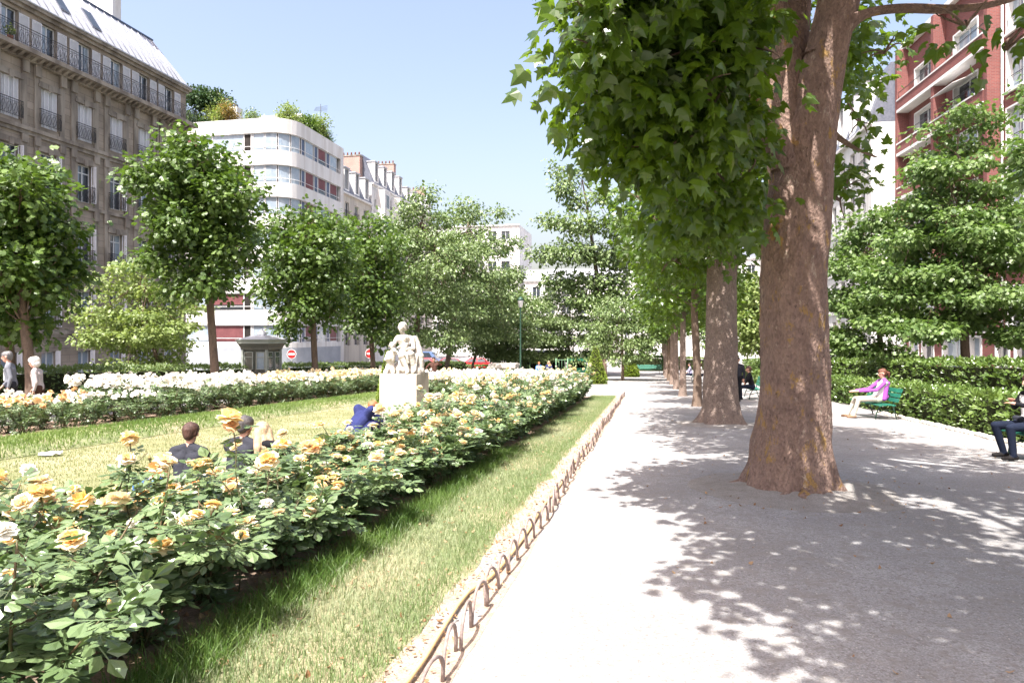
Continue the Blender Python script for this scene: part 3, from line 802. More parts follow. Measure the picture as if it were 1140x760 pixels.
ux = 570 + F_PX * lx_ / np.maximum(dd, .1); uy = HOR - (W_[:, 2] - EYE) / np.maximum(dd, .1) * F_PX
kp &= ~((dd > .5) & (dd < 8.9) & (ux > 840) & (ux < 968) & (uy > -60) & (uy < 420))      # the fork of the trunk is bare
C, O = C[kp], O[kp]
parts = [cluster_leaves(C, O, 15, .20, .168, TP, R, .75, .9, .8, .65)]
# twigs for the big crown
rr = random.Random(5)
for l in lob1:
    c = Vector(l[0])
    for _ in range(5):
        d = Vector((rr.gauss(0, 1), rr.gauss(0, 1), rr.gauss(0, .7))).normalized()
        b = c + Vector((d.x * l[1][0], d.y * l[1][1], d.z * l[1][2])) * .9
        limb(br, c - Vector((0, 0, .1)), b, .018, .005, MT['bark_young'], .15, 5, rr)
for l in lob1[17:]:
    limb(br, cz(rr.choice([935, 878]), -30, 8.6), l[0], .09, .03, MT['bark_plane'], .05, 7, rr)
for l in (lob1[0], lob1[1], lob1[2], lob1[4], lob1[10]):
    limb(br, cz(800, 80, 7.4), l[0], .04, .015, MT['bark_young'], .05, 6, rr)
br.build('branches', t1)
obj('crown', leaf_mesh('crown', parts, MT['leaf_plane']), t1)

rt = MB(); r5 = random.Random(31)
for i in range(9):
    a = i * .70 + r5.uniform(-.2, .2); L_ = r5.uniform(.75, 1.25); w_ = r5.uniform(.05, .09); pts = []
    for j in range(9):
        q = .36 + (L_ - .36) * j / 8; aa = a + .12 * math.sin(j * .9 + i)
        pts.append((q * math.cos(aa), q * math.sin(aa), .13 * (1 - j / 8) ** 1.6 - .035 - SLOPE * q * math.sin(aa)))
    rt.tube(pts, [w_ * (1.3 - 1.0 * j / 8) for j in range(9)], MT['bark_plane'], 9)
rt.build('roots', t1)
def root_mound(x, y, r_in, r_out, h):
    k = MB(); vs = []; ns, nr = 40, 9
    for i in range(nr):
        f = i / (nr - 1); q0 = r_in + (r_out - r_in) * f
        for j in range(ns):
            a = 2 * pi * j / ns; q = q0 * (1 + .16 * noise.noise(Vector((math.cos(a) * 1.6, math.sin(a) * 1.6, x))))
            px, py = x + q * math.cos(a), y + q * math.sin(a)
            vs.append((px, py, gz(py) + .002 + h * (1 - f) ** 1.8 + (.018 * noise.noise(Vector((px * 7, py * 7, 0))) * (1 - f))))
    k.add(vs, [(i * ns + j, i * ns + (j + 1) % ns, (i + 1) * ns + (j + 1) % ns, (i + 1) * ns + j) for i in range(nr - 1) for j in range(ns)], MT['dusty'], True)
    tag(k.build('root_soil'), kind='structure')
root_mound(1.73, 8.96, .40, 1.25, .10); root_mound(1.74, 17.7, .36, 1.1, .08)
litter('tree_foot_litter', 120, lambda n: 1.73 + R.normal(size=n) * .75, lambda n: 8.7 + R.normal(size=n) * .7, .01, .04, 'dead leaves lying round the foot of the big plane tree')
litter('verge_litter', 260, lambda n: -1.4 - .9 * R.random(n), lambda n: 2 + 16 * R.random(n) ** 1.3, .05, .045, 'dry leaves caught in the grass of the verge')

# ---- second plane tree
b2 = Vector((1.74, 17.7, gz(17.7)))
c2 = lambda px, py, d=17.0: rel(px, py, d, b2)
t2 = thing('plane_tree', 'pale barked plane tree with a broad foot right behind the big forked one', 'tree', b2)
obj('trunk', trunk_mesh('trunk', [(0, 0, -.1), c2(801, 455), c2(802, 420), c2(803, 360), c2(804, 300), c2(803, 270)], [.52, .44, .40, .375, .355, .36], MT['bark_pale'], 48, .35, .25, .06, 9, 5, .02), t2)
lob2 = [((-1.4, -.4, 5.6), (1.3, 1.5, 1.4), 1.2), ((.2, .2, 5.0), (1.4, 1.5, 1.1), 1.2), ((1.2, .5, 6.0), (1.2, 1.6, 1.4), 1), ((-.8, 1.4, 4.6), (1.2, 1.4, .9), 1),
        ((-1.6, -1.8, 4.9), (.9, 1.1, 1.0), .9), ((-.2, -2.3, 5.6), (1.2, 1.2, 1.2), 1), ((0, 0, 8), (2.2, 2.4, 1.8), 1.4), ((-1.9, 1.6, 6.0), (.9, 1.3, 1.3), .8),
        ((.4, -1.2, 4.5), (.9, .8, .6), .8), ((-1.1, 0, 4.1), (.7, .9, .5), .7), ((1.3, -1.2, 4.9), (.6, .7, .8), .5)]
obj('limb', trunk_mesh('limb', [c2(800, 292), c2(795, 265), c2(788, 230), c2(780, 150)], [.2, .2, .17, .1], MT['bark_pale'], 18, 0, .2, .05, 4), t2)
obj('limb', trunk_mesh('limb', [c2(806, 290), c2(812, 255), c2(822, 215), c2(832, 120)], [.26, .22, .19, .1], MT['bark_pale'], 18, 0, .2, .05, 6), t2)
br = MB()
for l in lob2:
    limb(br, c2(803, 255), l[0], .10, .03, MT['bark_pale'], .06, 7, rr)
    for _ in range(5):
        d = Vector((rr.gauss(0, 1), rr.gauss(0, 1), rr.gauss(0, .7))).normalized()
        limb(br, l[0], Vector(l[0]) + Vector((d.x * l[1][0], d.y * l[1][1], d.z * l[1][2])) * .9, .025, .006, MT['bark_young'], .1, 5, rr)
br.build('branches', t2)
C, O = lobe_points(lob2, 620, R, .3)
obj('crown', leaf_mesh('crown', [cluster_leaves(C, O, 14, .26, .175, TP, R, .7, .9, .8, .65)], MT['leaf_plane']), t2)

# ---- young plane trees further along the row (two built, the rest copied)
def young_lobes(v):
    r0 = random.Random(v); L = []
    for i in range(9):
        a = i * 2.4 + v; z = 4.0 + (i / 8) * 3.6; q = 1.15 * math.sin(pi * (i + 1.5) / 11) + .25
        L.append(((q * math.cos(a), q * math.sin(a), z), (1.15, 1.15, .95), 1))
    L.append(((0, 0, 8.2), (1.0, 1.0, .9), .6)); L.append(((-.9, 0, 3.9), (.9, 1.2, .6), .7))
    return L
row = [24.35, 30.9, 38.0, 45.0, 52.5, 60.0, 67.5, 75.5]
words = ['third', 'fourth', 'fifth', 'sixth', 'seventh', 'eighth', 'ninth', 'tenth']
protos = []
for i, yy in enumerate(row):
    lab = 'slender plane tree, %s trunk along the path row counted from the viewer' % words[i]
    x = [1.67, 1.5, 1.53, 1.55, 1.58, 1.6, 1.62, 1.64][i]
    if i < 2:
        tw = [(0, 0, -.1), (.02, 0, 1.0), (-.04 if i == 0 else .02, .03, 2.3), (-.10 if i == 0 else .03, 0, 3.4), (-.05, .02, 5.2), (0, 0, 7.2)]
        o = make_tree('plane_tree', lab, 'tree', (x, yy, gz(yy)), tw, [.17, .135, .125, .115, .08, .04], young_lobes(i), 420, 9, .26, .20, TP, MT['leaf_plane'], MT['bark_young'] if i == 0 else MT['bark_pale'], R, None, .35, .2)
        protos.append(o)
    else:
        o = copy_tree(protos[1 if i != 4 else 0]); o.location = (x, yy, gz(yy)); o.rotation_euler.z = i * 1.3; o['label'] = lab

# ---- trees on the left and beyond
def round_tree(label, px, X, cpx, cpy, rpx, rpy, trunk_r, leaf, size, nclus, name='lime_tree', per=11, bark='bark_young', tpl=None, lobn=17, seed=1, depth=None, group=None, ry=None, spread=.3, inner=.35, lay=0.0, con=0.0):
    if depth is None: Y, d = on_x(px, X)
    else: d = depth; p = at(px, 0, d); X, Y = p.x, p.y
    base = Vector((X, Y, gz(Y)))
    c = at(cpx, cpy, d) - base
    rx = rpx * d / F_PX; rz = rpy * d / F_PX
    r0 = random.Random(seed); lobes = []
    for i in range(lobn):
        a = 2.39996 * i + seed; h = -1 + 2 * (i + .5) / lobn
        q = (1 - .45 * max(0, h) * con) * math.sqrt(max(0, 1 - h * h)) * .62 if h > 0 else (1 - .45 * h * h) * .58
        s = r0.uniform(.24, .46)
        lobes.append(((c.x + q * rx * math.cos(a) * r0.uniform(.75, 1.2), c.y + q * rx * math.sin(a), c.z + h * rz * .70 + rz * r0.uniform(-.1, .1)), (rx * s, rx * s, rz * s * .55), 1))
    if lay > 0:
        lobes = []; nt_ = max(4, int(4 + 4 * lay + (2 if con else 0)))
        for j in range(nt_):
            f = (j + .35) / nt_; z = c.z - rz + 2 * rz * f
            prof_ = (1 - .70 * f ** 1.2) if con else math.sin(pi * (.22 + .70 * f)) ** .8
            rr_ = rx * max(.16, prof_); na = 6 if rr_ > rx * .5 else 4
            for i in range(na):
                a = 2 * pi * i / na + j * 1.1 + r0.uniform(-.35, .35); q = rr_ * r0.uniform(.55, .78)
                lobes.append(((c.x + q * math.cos(a), c.y + q * math.sin(a), z + r0.uniform(-.5, .5) * 2 * rz / nt_ - .06 * rr_), (rr_ * .42, rr_ * .42, 2 * rz / nt_ * .34), 1))
            lobes.append(((c.x, c.y, z), (rr_ * .35, rr_ * .35, 2 * rz / nt_ * .5), .5))
    else: lobes.append((tuple(c), (rx * .5, rx * .5, rz * .55), 1))
    top = c.z + rz * .6
    tw = [(0, 0, -.1), (.03, .02, base.z * 0 + 1.0), (c.x * .3, c.y * .3, max(1.6, c.z - rz * .8)), (c.x * .8, c.y * .8, c.z), (c.x, c.y, top)]
    return make_tree(name, label, 'tree', base, tw, [trunk_r * 1.15, trunk_r, trunk_r * .88, trunk_r * .6, trunk_r * .25], lobes, int(nclus * (1.0 + .65 * (lay > 0))), int(per * 1.7), spread * (1.0 - .15 * (lay > 0)), size * (1.2 - .12 * (lay > 0)), tpl or (TB if leaf in (LG, YG) else TL), leaf, MT[bark], R, group, .3, .15, inner, 50, flat=.6 if not lay else .42)

LG = MT['leaf_lime']; PG = MT['leaf_pale']; YG = MT['leaf_yellow']; RG = MT['leaf_right']
round_tree('leafy lime tree cut by the picture edge behind the old couple', 33, -15.5, 14, 268, 78, 118, .13, LG, .15, 560, seed=2, spread=.24)
round_tree('bare stemmed park tree behind the grey jacketed walker', 12, -17.2, -10, 250, 60, 95, .11, LG, .15, 300, seed=22, spread=.24)
round_tree('tall round lime tree standing left of the dark kiosk', 238, -15.5, 222, 242, 76, 108, .15, LG, .17, 760, seed=3, spread=.28)
round_tree('round lime tree just right of the dark kiosk', 350, -15.5, 347, 298, 64, 94, .15, LG, .18, 620, seed=4, spread=.3)
round_tree('small yellow green tree with spreading tiers before the stone apartment block', 180, -21.5, 158, 348, 62, 60, .10, YG, .14, 430, 'young_tree', seed=5, spread=.26, lay=.6)
round_tree('lime tree with a leafy crown left of the white statue', 415, -15.5, 410, 312, 56, 84, .15, LG, .2, 480, seed=6, spread=.34)
round_tree('broad pale leaved tree rising directly behind the white statue', 463, -15.5, 470, 296, 76, 82, .17, PG, .24, 720, 'park_tree', seed=7, spread=.38, lay=.5)
round_tree('broad pale leaved tree just right of the one behind the statue', 497, -15.5, 522, 300, 70, 76, .19, PG, .25, 700, 'park_tree', seed=8, spread=.4, lay=.5, bark='bark_pale')
round_tree('small pale leaved tree over the parked red cars', 526, -15.5, 548, 345, 46, 46, .12, PG, .24, 480, 'park_tree', seed=9, spread=.36, lay=.5)
round_tree('low spreading pale tree left of the green stall above the stone plinth', 548, 0, 575, 360, 50, 36, .13, PG, .25, 500, 'park_tree', seed=10, depth=62, spread=.36, lay=.6)
round_tree('low spreading pale tree above the green stall', 632, 0, 635, 355, 56, 40, .14, PG, .25, 600, 'park_tree', seed=12, depth=66, spread=.38, lay=.6)
round_tree('low pale tree with a thin trunk beside the far clipped cone', 693, 0, 692, 364, 48, 34, .11, PG, .22, 360, 'park_tree', seed=13, depth=52, spread=.32, lay=.5)
# the tall loose tree against the sky
p = at(672, 0, 62); base = Vector((p.x, p.y, gz(p.y)))
lo = []
for (px, py, rx, ry) in ((618, 188, 9, 10), (630, 205, 12, 13), (655, 190, 12, 8), (640, 225, 14, 10), (668, 218, 12, 9), (615, 246, 15, 7), (645, 250, 22, 10), (685, 250, 18, 10), (608, 283, 18, 9), (640, 280, 24, 12), (680, 285, 26, 12),
                         (625, 312, 22, 8), (665, 312, 28, 10), (700, 305, 16, 10), (660, 335, 30, 8), (690, 330, 22, 9)):
    c = at(px, py, 62 + rnd.uniform(-2, 2)) - base
    lo.append((tuple(c), (rx * 62 / 760, rx * 62 / 760, ry * 62 / 760), 1))
a = lambda px, py: tuple(at(px, py, 62) - base)
make_tree('tall_tree', 'tall loose tree with open tiers standing against the sky over the path end', 'tree', base, [(0, 0, -.1), a(672, 390), a(670, 340), a(662, 290), a(655, 240), a(648, 200)], [.3, .26, .22, .17, .11, .05], lo, 1000, 10, .42, .40, TL, PG, MT['bark_young'], R, None, .3, .2, .2, 60)
# right side
round_tree('pale green street tree with a dark trunk before the brick building', 1075, 11.2, 1066, 244, 102, 120, .15, RG, .15, 1150, 'street_tree', seed=14, spread=.25, lay=.6, con=1.0, tpl=TB)
round_tree('bushy street tree just right of the big plane trunk beyond the tall hedge', 985, 11.0, 970, 318, 58, 84, .15, RG, .17, 700, 'street_tree', seed=15, spread=.27, lay=.4, tpl=TB)
round_tree('street tree whose branches reach in from the picture edge beside the brick front', 1262, 11.4, 1236, 130, 90, 120, .15, RG, .15, 600, 'street_tree', seed=16, spread=.25, lay=.5, tpl=TB)
round_tree('young yellow green tree seen between the two stout plane trunks', 850, 0, 838, 352, 30, 52, .14, YG, .2, 330, 'street_tree', seed=17, depth=48, spread=.32)
round_tree('far street tree seen left of the second plane trunk', 815, 0, 800, 365, 30, 40, .14, RG, .24, 260, 'street_tree', seed=18, depth=66, spread=.36)
# ---- hedges
def hedge(label, boxes, n, leaf, size, cat='hedge', name='hedge', tpl=TL, bulge=.07):
    t = thing(name, label, cat, (boxes[0][0], boxes[0][2], gz(boxes[0][2])))
    b0 = Vector(t.location); k = MB(); pos = []; out = []
    area = [(b[3] - b[2]) * ((b[1] - b[0]) + 1.2 * b[4]) for b in boxes]; A = sum(area)
    for b, ar in zip(boxes, area):
        x0, x1, y0, y1, h = b; g = .16
        k.add([(x0 + g, y0 + g, gz(y0)), (x1 - g, y0 + g, gz(y0)), (x1 - g, y1 - g, gz(y1)), (x0 + g, y1 - g, gz(y1)),
               (x0 + g, y0 + g, gz(y0) + h - g), (x1 - g, y0 + g, gz(y0) + h - g), (x1 - g, y1 - g, gz(y1) + h - g), (x0 + g, y1 - g, gz(y1) + h - g)],
              [(4, 5, 6, 7), (0, 1, 5, 4), (1, 2, 6, 5), (2, 3, 7, 6), (3, 0, 4, 7)], MT['core'])
        m = int(n * ar / A)
        u = R.random((m, 3)); face = R.choice(4, m, p=[.42, .25, .25, .08])
        x = x0 + (x1 - x0) * u[:, 0]; y = y0 + (y1 - y0) * u[:, 1]; z = h * u[:, 2]
        o = np.zeros((m, 3))
        f = face == 0; z[f] = h; o[f] = (0, 0, 1)
        f = face == 1; x[f] = x0; o[f] = (-1, 0, .2)
        f = face == 2; x[f] = x1; o[f] = (1, 0, .2)
        f = face == 3; y[f] = np.where(u[f, 1] < .5, y0, y1); o[f, 1] = np.where(u[f, 1] < .5, -1, 1)
        bl = bulge * (smooth_noise(x * 3 + z * 5, y * 2, 1.6, 3) - .5) * 2 + R.normal(size=m) * bulge * .5 - .03
        P = np.stack([x, y, z - SLOPE * np.minimum(y, 66.0)], 1) + o * bl[:, None]
        pos.append(P); out.append(o)
    k.v = [tuple(Vector(v) - b0) for v in k.v]
    k.build('twigs', t)
    pos = np.concatenate(pos) - np.array(b0); out = np.concatenate(out); m = len(pos)
    td = norm(out * .7 + R.normal(size=(m, 3)) * .6 + UP * .35); nd = norm(out * .5 + UP * .8 + R.normal(size=(m, 3)) * .6)
    tone = np.clip(.5 * smooth_noise(pos[:, 0] * 2, pos[:, 1], 1.3, 7) + .5 * R.random(m), 0, 1)
    obj('foliage', leaf_mesh('foliage', [scatter(tpl, pos, td, nd, size * R.uniform(.6, 1.15, m), tone)], leaf), t)
    return t
hedge('low laurel hedge behind the benches along the gravel', [(7.15, 8.25, 8.5, 60, .88)], 26000, MT['leaf_hedge'], .135)
hedge('tall laurel hedge behind the low one before the brick building', [(8.35, 9.7, 8, 64, 1.60)], 30000, MT['leaf_hedge'], .145)
hedge('clipped hedge behind the white rose bed on the street side', [(-17.9, -16.7, 9, 62, 1.2)], 26000, MT['leaf_hedge_pale'], .12)
hedge('long low hedge before the parked red cars', [(-26, -11.5, 65, 66.2, .85)], 5000, MT['leaf_hedge_pale'], .2)
hedge('dark clipped hedge block at the end of the gravel path', [(-2.4, 1.6, 75, 76.2, 1.5)], 3000, MT['needle'], .22)
hedge('low bushy hedge at the far left end of the path row', [(3.3, 9, 78, 79.2, 1.3)], 3000, MT['leaf_yellow'], .2)

# clipped cones
def cone(label, px, d, hpx, wpx, m, basepy):
    p = at(px, basepy, d); Y = p.y; b = Vector((p.x, Y, gz(Y)))
    t = thing('clipped_cone', label, 'topiary', b)
    top = at(px, basepy - hpx, d).z - b.z; rb = wpx * .5 * d / F_PX
    k = MB(); k.lathe([(rb * .82, .05), (rb * .8, top * .15), (.05, top * .95)], MT['core'], 16); k.build('twigs', t)
    n = 2600; h = 1 - np.sqrt(R.random(n)); a_ = R.random(n) * 6.283
    r = rb * (1 - h) * (1 + .05 * R.normal(size=n)) * np.where(h < .1, .85 + h, 1) + .02
    o = np.stack([np.cos(a_), np.sin(a_), np.full(n, .4)], 1)
    pos = np.stack([r * np.cos(a_), r * np.sin(a_), h * top + .02], 1)
    obj('foliage', leaf_mesh('foliage', [scatter(TS, pos, norm(o + R.normal(size=(n, 3)) * .5), norm(o + UP * .4 + R.normal(size=(n, 3)) * .4), np.full(n, .11) * (d / 50), R.random(n))], m), t)
cone('bright green clipped cone at the end of the near rose bed', 663, 44, 40, 27, MT['leaf_box'], 424)
cone('smaller clipped cone beside the far end of the path', 702, 62, 34, 19, MT['leaf_box'], 420)
cone('narrow clipped cone just behind the statue', 431, 24, 58, 24, MT['leaf_box'], 446)

# ------------------------------------------------------------------ roses
def petal_arrays(rings, rng, openness=1.0):
    """a rose head of cupped petals, unit radius; tone dark in the heart, pale outside"""
    Vs, F, T = [], [], []
    for (n, r0, tilt, size, tone) in rings:
        for i in range(n):
            a = 2 * pi * (i + rng.random() * .4) / n; ti = tilt + rng.normal() * .22; sz = size * rng.uniform(.85, 1.12)
            k = len(Vs)
            for vv in range(3):
                for uu in range(3):
                    u_ = (uu - 1); v_ = vv / 2
                    wdt = .52 * sz * (0.55 + .75 * math.sin(pi * (.15 + .6 * v_)))
                    lx = u_ * wdt; ly = v_ * sz; lz = -.16 * sz * u_ * u_ + .18 * sz * v_ * v_ * (1 if tilt > .6 else -.6)
                    # tilt up from the horizontal
                    yy = ly * math.cos(ti) - lz * math.sin(ti) + r0; zz = ly * math.sin(ti) + lz * math.cos(ti)
                    Vs.append((lx * math.cos(a) - yy * math.sin(a), lx * math.sin(a) + yy * math.cos(a), zz + rng.normal() * .015))
                    T.append(min(1, max(0, tone + .25 * v_ + rng.normal() * .1)))
            for vv in range(2):
                for uu in range(2):
                    q = k + vv * 3 + uu; F.append((q, q + 1, q + 4, q + 3))
    return np.array(Vs), F, np.array(T)
rings_full = [(7, .12, -.25, .80, .75), (8, .11, .28, .85, .7), (8, .10, .62, .80, .55), (7, .08, .95, .72, .35), (6, .05, 1.25, .62, .1)]
rings_open = [(6, .1, -.55, .8, .75), (7, .09, .05, .82, .6), (7, .08, .5, .72, .4), (6, .05, .95, .55, .1)]
rings_small = [(5, .08, .25, .8, .7), (5, .05, .8, .6, .3)]
def bloom_mesh(name, rings, m, seed):
    V, F, T = petal_arrays(rings, np.random.default_rng(seed))
    me = np_mesh(name, V, np.concatenate([np.array(f) for f in F]), [4] * len(F), [m], None, T, True)
    return me
BY = [bloom_mesh('bloom', rings_full, MT['petal_yellow'], s) for s in (1, 2)] + [bloom_mesh('bloom', rings_open, MT['petal_yellow'], s) for s in (3, 4)]
BC = [bloom_mesh('bloom', rings_full, MT['petal_cream'], s) for s in (5, 6)]
BP = [bloom_mesh('bloom', rings_open, MT['petal_peach'], s) for s in (7, 8)]
BW = [bloom_mesh('bloom', rings_full, MT['petal_white'], s) for s in (9, 10)]

_k = MB(); _k.lathe([(.003, -.03), (.006, -.006), (.012, .002), (.014, .012), (.009, .026), (.002, .036)], MT['stem'], 8); _k.lathe([(.008, .012), (.0085, .026), (.001, .040)], MT['petal_peach'], 8)
BUD = _k.mesh('bud')
def bush_parts(seed, h, rad, nleaf, leafsize, ncane=7, low=.18):
    rr = random.Random(seed); rg = np.random.default_rng(seed)
    k = MB(); pos = []; td = []; tips = []
    for c in range(ncane):
        a = 2 * pi * c / ncane + rr.uniform(-.4, .4); q = rad * rr.uniform(.35, 1.0); up_ = rr.uniform(1.18, 1.42) if c in (0, 3) and low < .07 else rr.uniform(.68, 1.03)
        tip = Vector((q * math.cos(a), q * math.sin(a), h * up_))
        mid = Vector((tip.x * .38 + rr.uniform(-.05, .05), tip.y * .38 + rr.uniform(-.05, .05), tip.z * .5))
        P = [Vector((rr.uniform(-.05, .05), rr.uniform(-.05, .05), -.03)), mid * .5, mid, mid.lerp(tip, .5), tip]
        k.tube(P, [.010, .009, .0075, .006, .004], MT['stem'], 5)
        tips.append(tip)
        # side shoots
        for s in range(3):
            a0 = P[2].lerp(P[4], rr.random()); d = Vector((rr.gauss(0, 1), rr.gauss(0, 1), rr.uniform(.2, 1.0))).normalized()
            b = a0 + d * rr.uniform(.12, .26)
            b.z = min(b.z, h * 1.02)
            k.tube([a0, a0.lerp(b, .5) + Vector((0, 0, .01)), b], [.005, .004, .003], MT['stem'], 4)
            P2 = [a0, b]
            for _ in range(nleaf // (ncane * 5)):
                t = rr.random(); p0 = a0.lerp(b, t); pos.append(p0)
                td.append((rr.gauss(0, 1), rr.gauss(0, 1), rr.gauss(0.05, .35)))
            if rr.random() < .4: tips.append(b)
        for _ in range(int(nleaf / ncane * .42)):
            t = low + (1 - low) * rr.random() ** .75
            seg = min(3, int(t * 4)); p0 = P[seg].lerp(P[seg + 1], t * 4 - seg)
            pos.append(p0); td.append((p0.x * 1.2 + rr.gauss(0, .8), p0.y * 1.2 + rr.gauss(0, .8), rr.gauss(0, .35)))
    pos = np.array([tuple(p) for p in pos]); td = norm(np.array(td)); n = len(pos)
    pos = pos + td * .015
    nd = norm(UP * 1.0 + rg.normal(size=(n, 3)) * .38)
    L = scatter(TR, pos, td, nd, leafsize * rg.uniform(.6, 1.1, n), np.clip(rg.random(n) * .75 + .1 + .15 * pos[:, 2] / h, 0, 1))
    return k.mesh('stems'), leaf_mesh('foliage', [L], MT['leaf_rose']), tips

near_var = [bush_parts(100 + i, .74 + .06 * (i % 3), .56, 290, .225, 8, .05) for i in range(6)]
far_var = [bush_parts(200 + i, .74 + .05 * (i % 2), .56, 190, .20, 8, .08) for i in range(3)]
def rose_bush(x, y, var, blooms, size, nb, label, group, h_scale=1.0, tall=0.0, parts=True, low=.55):
    t = thing('rose_bush', label, 'rose bush', (x, y, gz(y) + .01), rnd.uniform(0, 6.28), group)
    st, fo, tips = var
    t.scale = (1, 1, h_scale)
    obj('stems', st, t); obj('foliage', fo, t)
    tp = sorted(tips, key=lambda v: -v.z)
    for j in range(nb):
        p = tp[j % len(tp)] + Vector((rnd.gauss(0, .05), rnd.gauss(0, .05), rnd.uniform(.0, .10 + tall)))
        m = rnd.choice(blooms)
        obj('bloom', m, t, p, (rnd.gauss(0, .35), rnd.gauss(0, .35), rnd.uniform(0, 6)), (size * rnd.uniform(.5, 1.18),) * 3)
    if y < 9:
        for j in range(4):
            p = rnd.choice(tp) + Vector((rnd.gauss(0, .06), rnd.gauss(0, .06), rnd.uniform(.02, .09)))
            obj('bud', BUD, t, p, (rnd.gauss(0, .3), rnd.gauss(0, .3), 0))
    return t
LBN = 'yellow rose bush in the long near bed beside the grass verge'
GRN = 'rose bushes in the near bed'
yy = 1.75; i = 0
while yy < 28.3:
    for q, X in enumerate((-2.68, -3.55)):
        x = X + rnd.uniform(-.12, .12); y = yy + (.35 if q else 0) + rnd.uniform(-.1, .1)
        if q == 0 and y < 2.2: x -= .15
        far = y > 12
        white = (y > 15.5 and rnd.random() < .55) or (y > 19 and rnd.random() < .5)
        bl = (BW + BC[:1]) if white else (BY + BC * 3 + BP[:1] + BW[:1]) if not far else (BY[:2] + BC * 4 + BW)
        nb = rnd.randint(4, 8) if y < 3.2 else rnd.randint(13, 21) if y < 13 else rnd.randint(12, 20)
        rose_bush(x, y, rnd.choice(near_var), bl, .064, nb, ('white' if white else 'yellow') + LBN[6:], ('white ' if white else 'yellow ') + GRN, .84 + .16 * rnd.random() + (.1 if y > 14 else 0) - (.24 if 3.8 < y < 9.5 else .1 if y < 12 else 0))
    yy += .72; i += 1
# the tall single shoots that stand out above the near bed
def shoot(label, px, py, d, X0, m, size, bend=.05):
    p = at(px, py, d); b = Vector((p.x + bend, p.y, gz(p.y))); h = p.z - b.z
    t = thing('rose_shoot', label, 'rose', b)
    bx, by = rnd.uniform(-.05, .05), rnd.uniform(-.05, .05)
    def at_(q): return Vector((-bend * q + bx * math.sin(pi * q) + .012 * math.sin(q * 17), by * math.sin(pi * q) + .012 * math.cos(q * 13) - .012, h * q))
    k = MB(); k.tube([at_(j / 10) for j in range(11)], [.006 - .0025 * j / 10 for j in range(11)], MT['stem'], 6)
    end = at_(1.0)
    for j in range(3):
        p0 = at_(.80 + .05 * j); e = p0 + Vector((rnd.uniform(-.09, .09), rnd.uniform(-.09, .09), rnd.uniform(.04, .10))); k.tube([p0, p0.lerp(e, .5) + Vector((0, 0, -.01)), e], .003, MT['stem'], 4)
    k.build('stem', t)
    n = 20; ts = R.uniform(.30, .96, n); pos = np.array([tuple(at_(q)) for q in ts])
    td = np.stack([np.cos(np.arange(n) * 2.4), np.sin(np.arange(n) * 2.4), R.normal(size=n) * .3], 1)
    obj('foliage', leaf_mesh('foliage', [scatter(TR, pos, td, UP + R.normal(size=(n, 3)) * .4, R.uniform(.09, .19, n), R.random(n))], MT['leaf_rose']), t)
    for j in range(rnd.randint(0, 2)): obj('bloom', rnd.choice(BP + BC), t, end + Vector((rnd.uniform(-.09, .09), rnd.uniform(-.09, .09), rnd.uniform(-.06, .03))), (rnd.gauss(0, .4), rnd.gauss(0, .4), 1), (size * rnd.uniform(.5, .8),) * 3)
    obj('bloom', m, t, end, (rnd.gauss(0, .25), rnd.gauss(0, .25), 1), (size,) * 3)
shoot('single yellow rose on a tall stem before the grey haired sitter', 258, 465, 4.6, 0, BY[0], .085)
shoot('yellow rose on a tall bare stem rising left of the picnickers', 146, 487, 4.3, 0, BY[2], .06, -.04)
shoot('pale yellow rose on a stem low at the picture edge', 47, 549, 3.6, 0, BY[1], .07)
shoot('yellow rose cut by the picture edge above the lawn', -4, 532, 3.8, 0, BY[0], .07)
shoot('drooping yellow rose with faded orange petals in the near bed', 92, 556, 3.7, 0, BY[3], .075)
shoot('pale yellow rose standing out before the foot of the statue', 424, 455, 8.5, 0, BC[0], .085)
shoot('cream rose standing out right of the statue foot', 486, 470, 8.8, 0, BC[1], .085)
shoot('yellow rose in full bloom near the lawn sitters', 300, 512, 5.0, 0, BY[1], .08)
shoot('orange tinged rose beside the person in the dark shirt', 176, 520, 4.6, 0, BP[0], .085)
shoot('cream rose clump top right of the lawn sitters', 345, 497, 6.0, 0, BC[0], .085)

# far left bed: flowers merged per bush (too small to show one by one)
FV, FF, FT = petal_arrays([(5, .1, .15, .9, .7), (4, .05, .8, .7, .4)], np.random.default_rng(3))
def small_bloom(m): return np_mesh('bloom', FV, np.concatenate([np.array(f) for f in FF]), [4] * len(FF), [m], None, FT, True)
HW, HWL, HP, HC = ['w'], ['wl'], ['p'], ['c']
FB = dict(w=small_bloom(MT['petal_white']), wl=small_bloom(MT['petal_white']), p=small_bloom(MT['petal_peach']), c=small_bloom(MT['petal_cream']))
def far_bush(x, y, heads, label, group, s=1.0):
    t = thing('rose_bush', label, 'rose bush', (x, y, gz(y) + .01), rnd.uniform(0, 6.28), group)
    v = rnd.choice(far_var); t.scale = (1.1 * s, 1.1 * s, s * rnd.uniform(1.05, 1.25))
    obj('stems', v[0], t); obj('foliage', v[1], t)
    h = rnd.choice(heads)
    if True:
        for _ in range(34 if h == 'w' else 16):
            a = rnd.uniform(0, 6.28); q = .58 * math.sqrt(rnd.random())
            obj('bloom', FB[h], t, (q * math.cos(a), q * math.sin(a), .84 - .2 * q * q * rnd.random() * 3 + rnd.gauss(0, .04)), (rnd.gauss(0, .4), rnd.gauss(0, .4), a * 3), (.075 * rnd.uniform(.7, 1.15),) * 3)
yy = 7.2
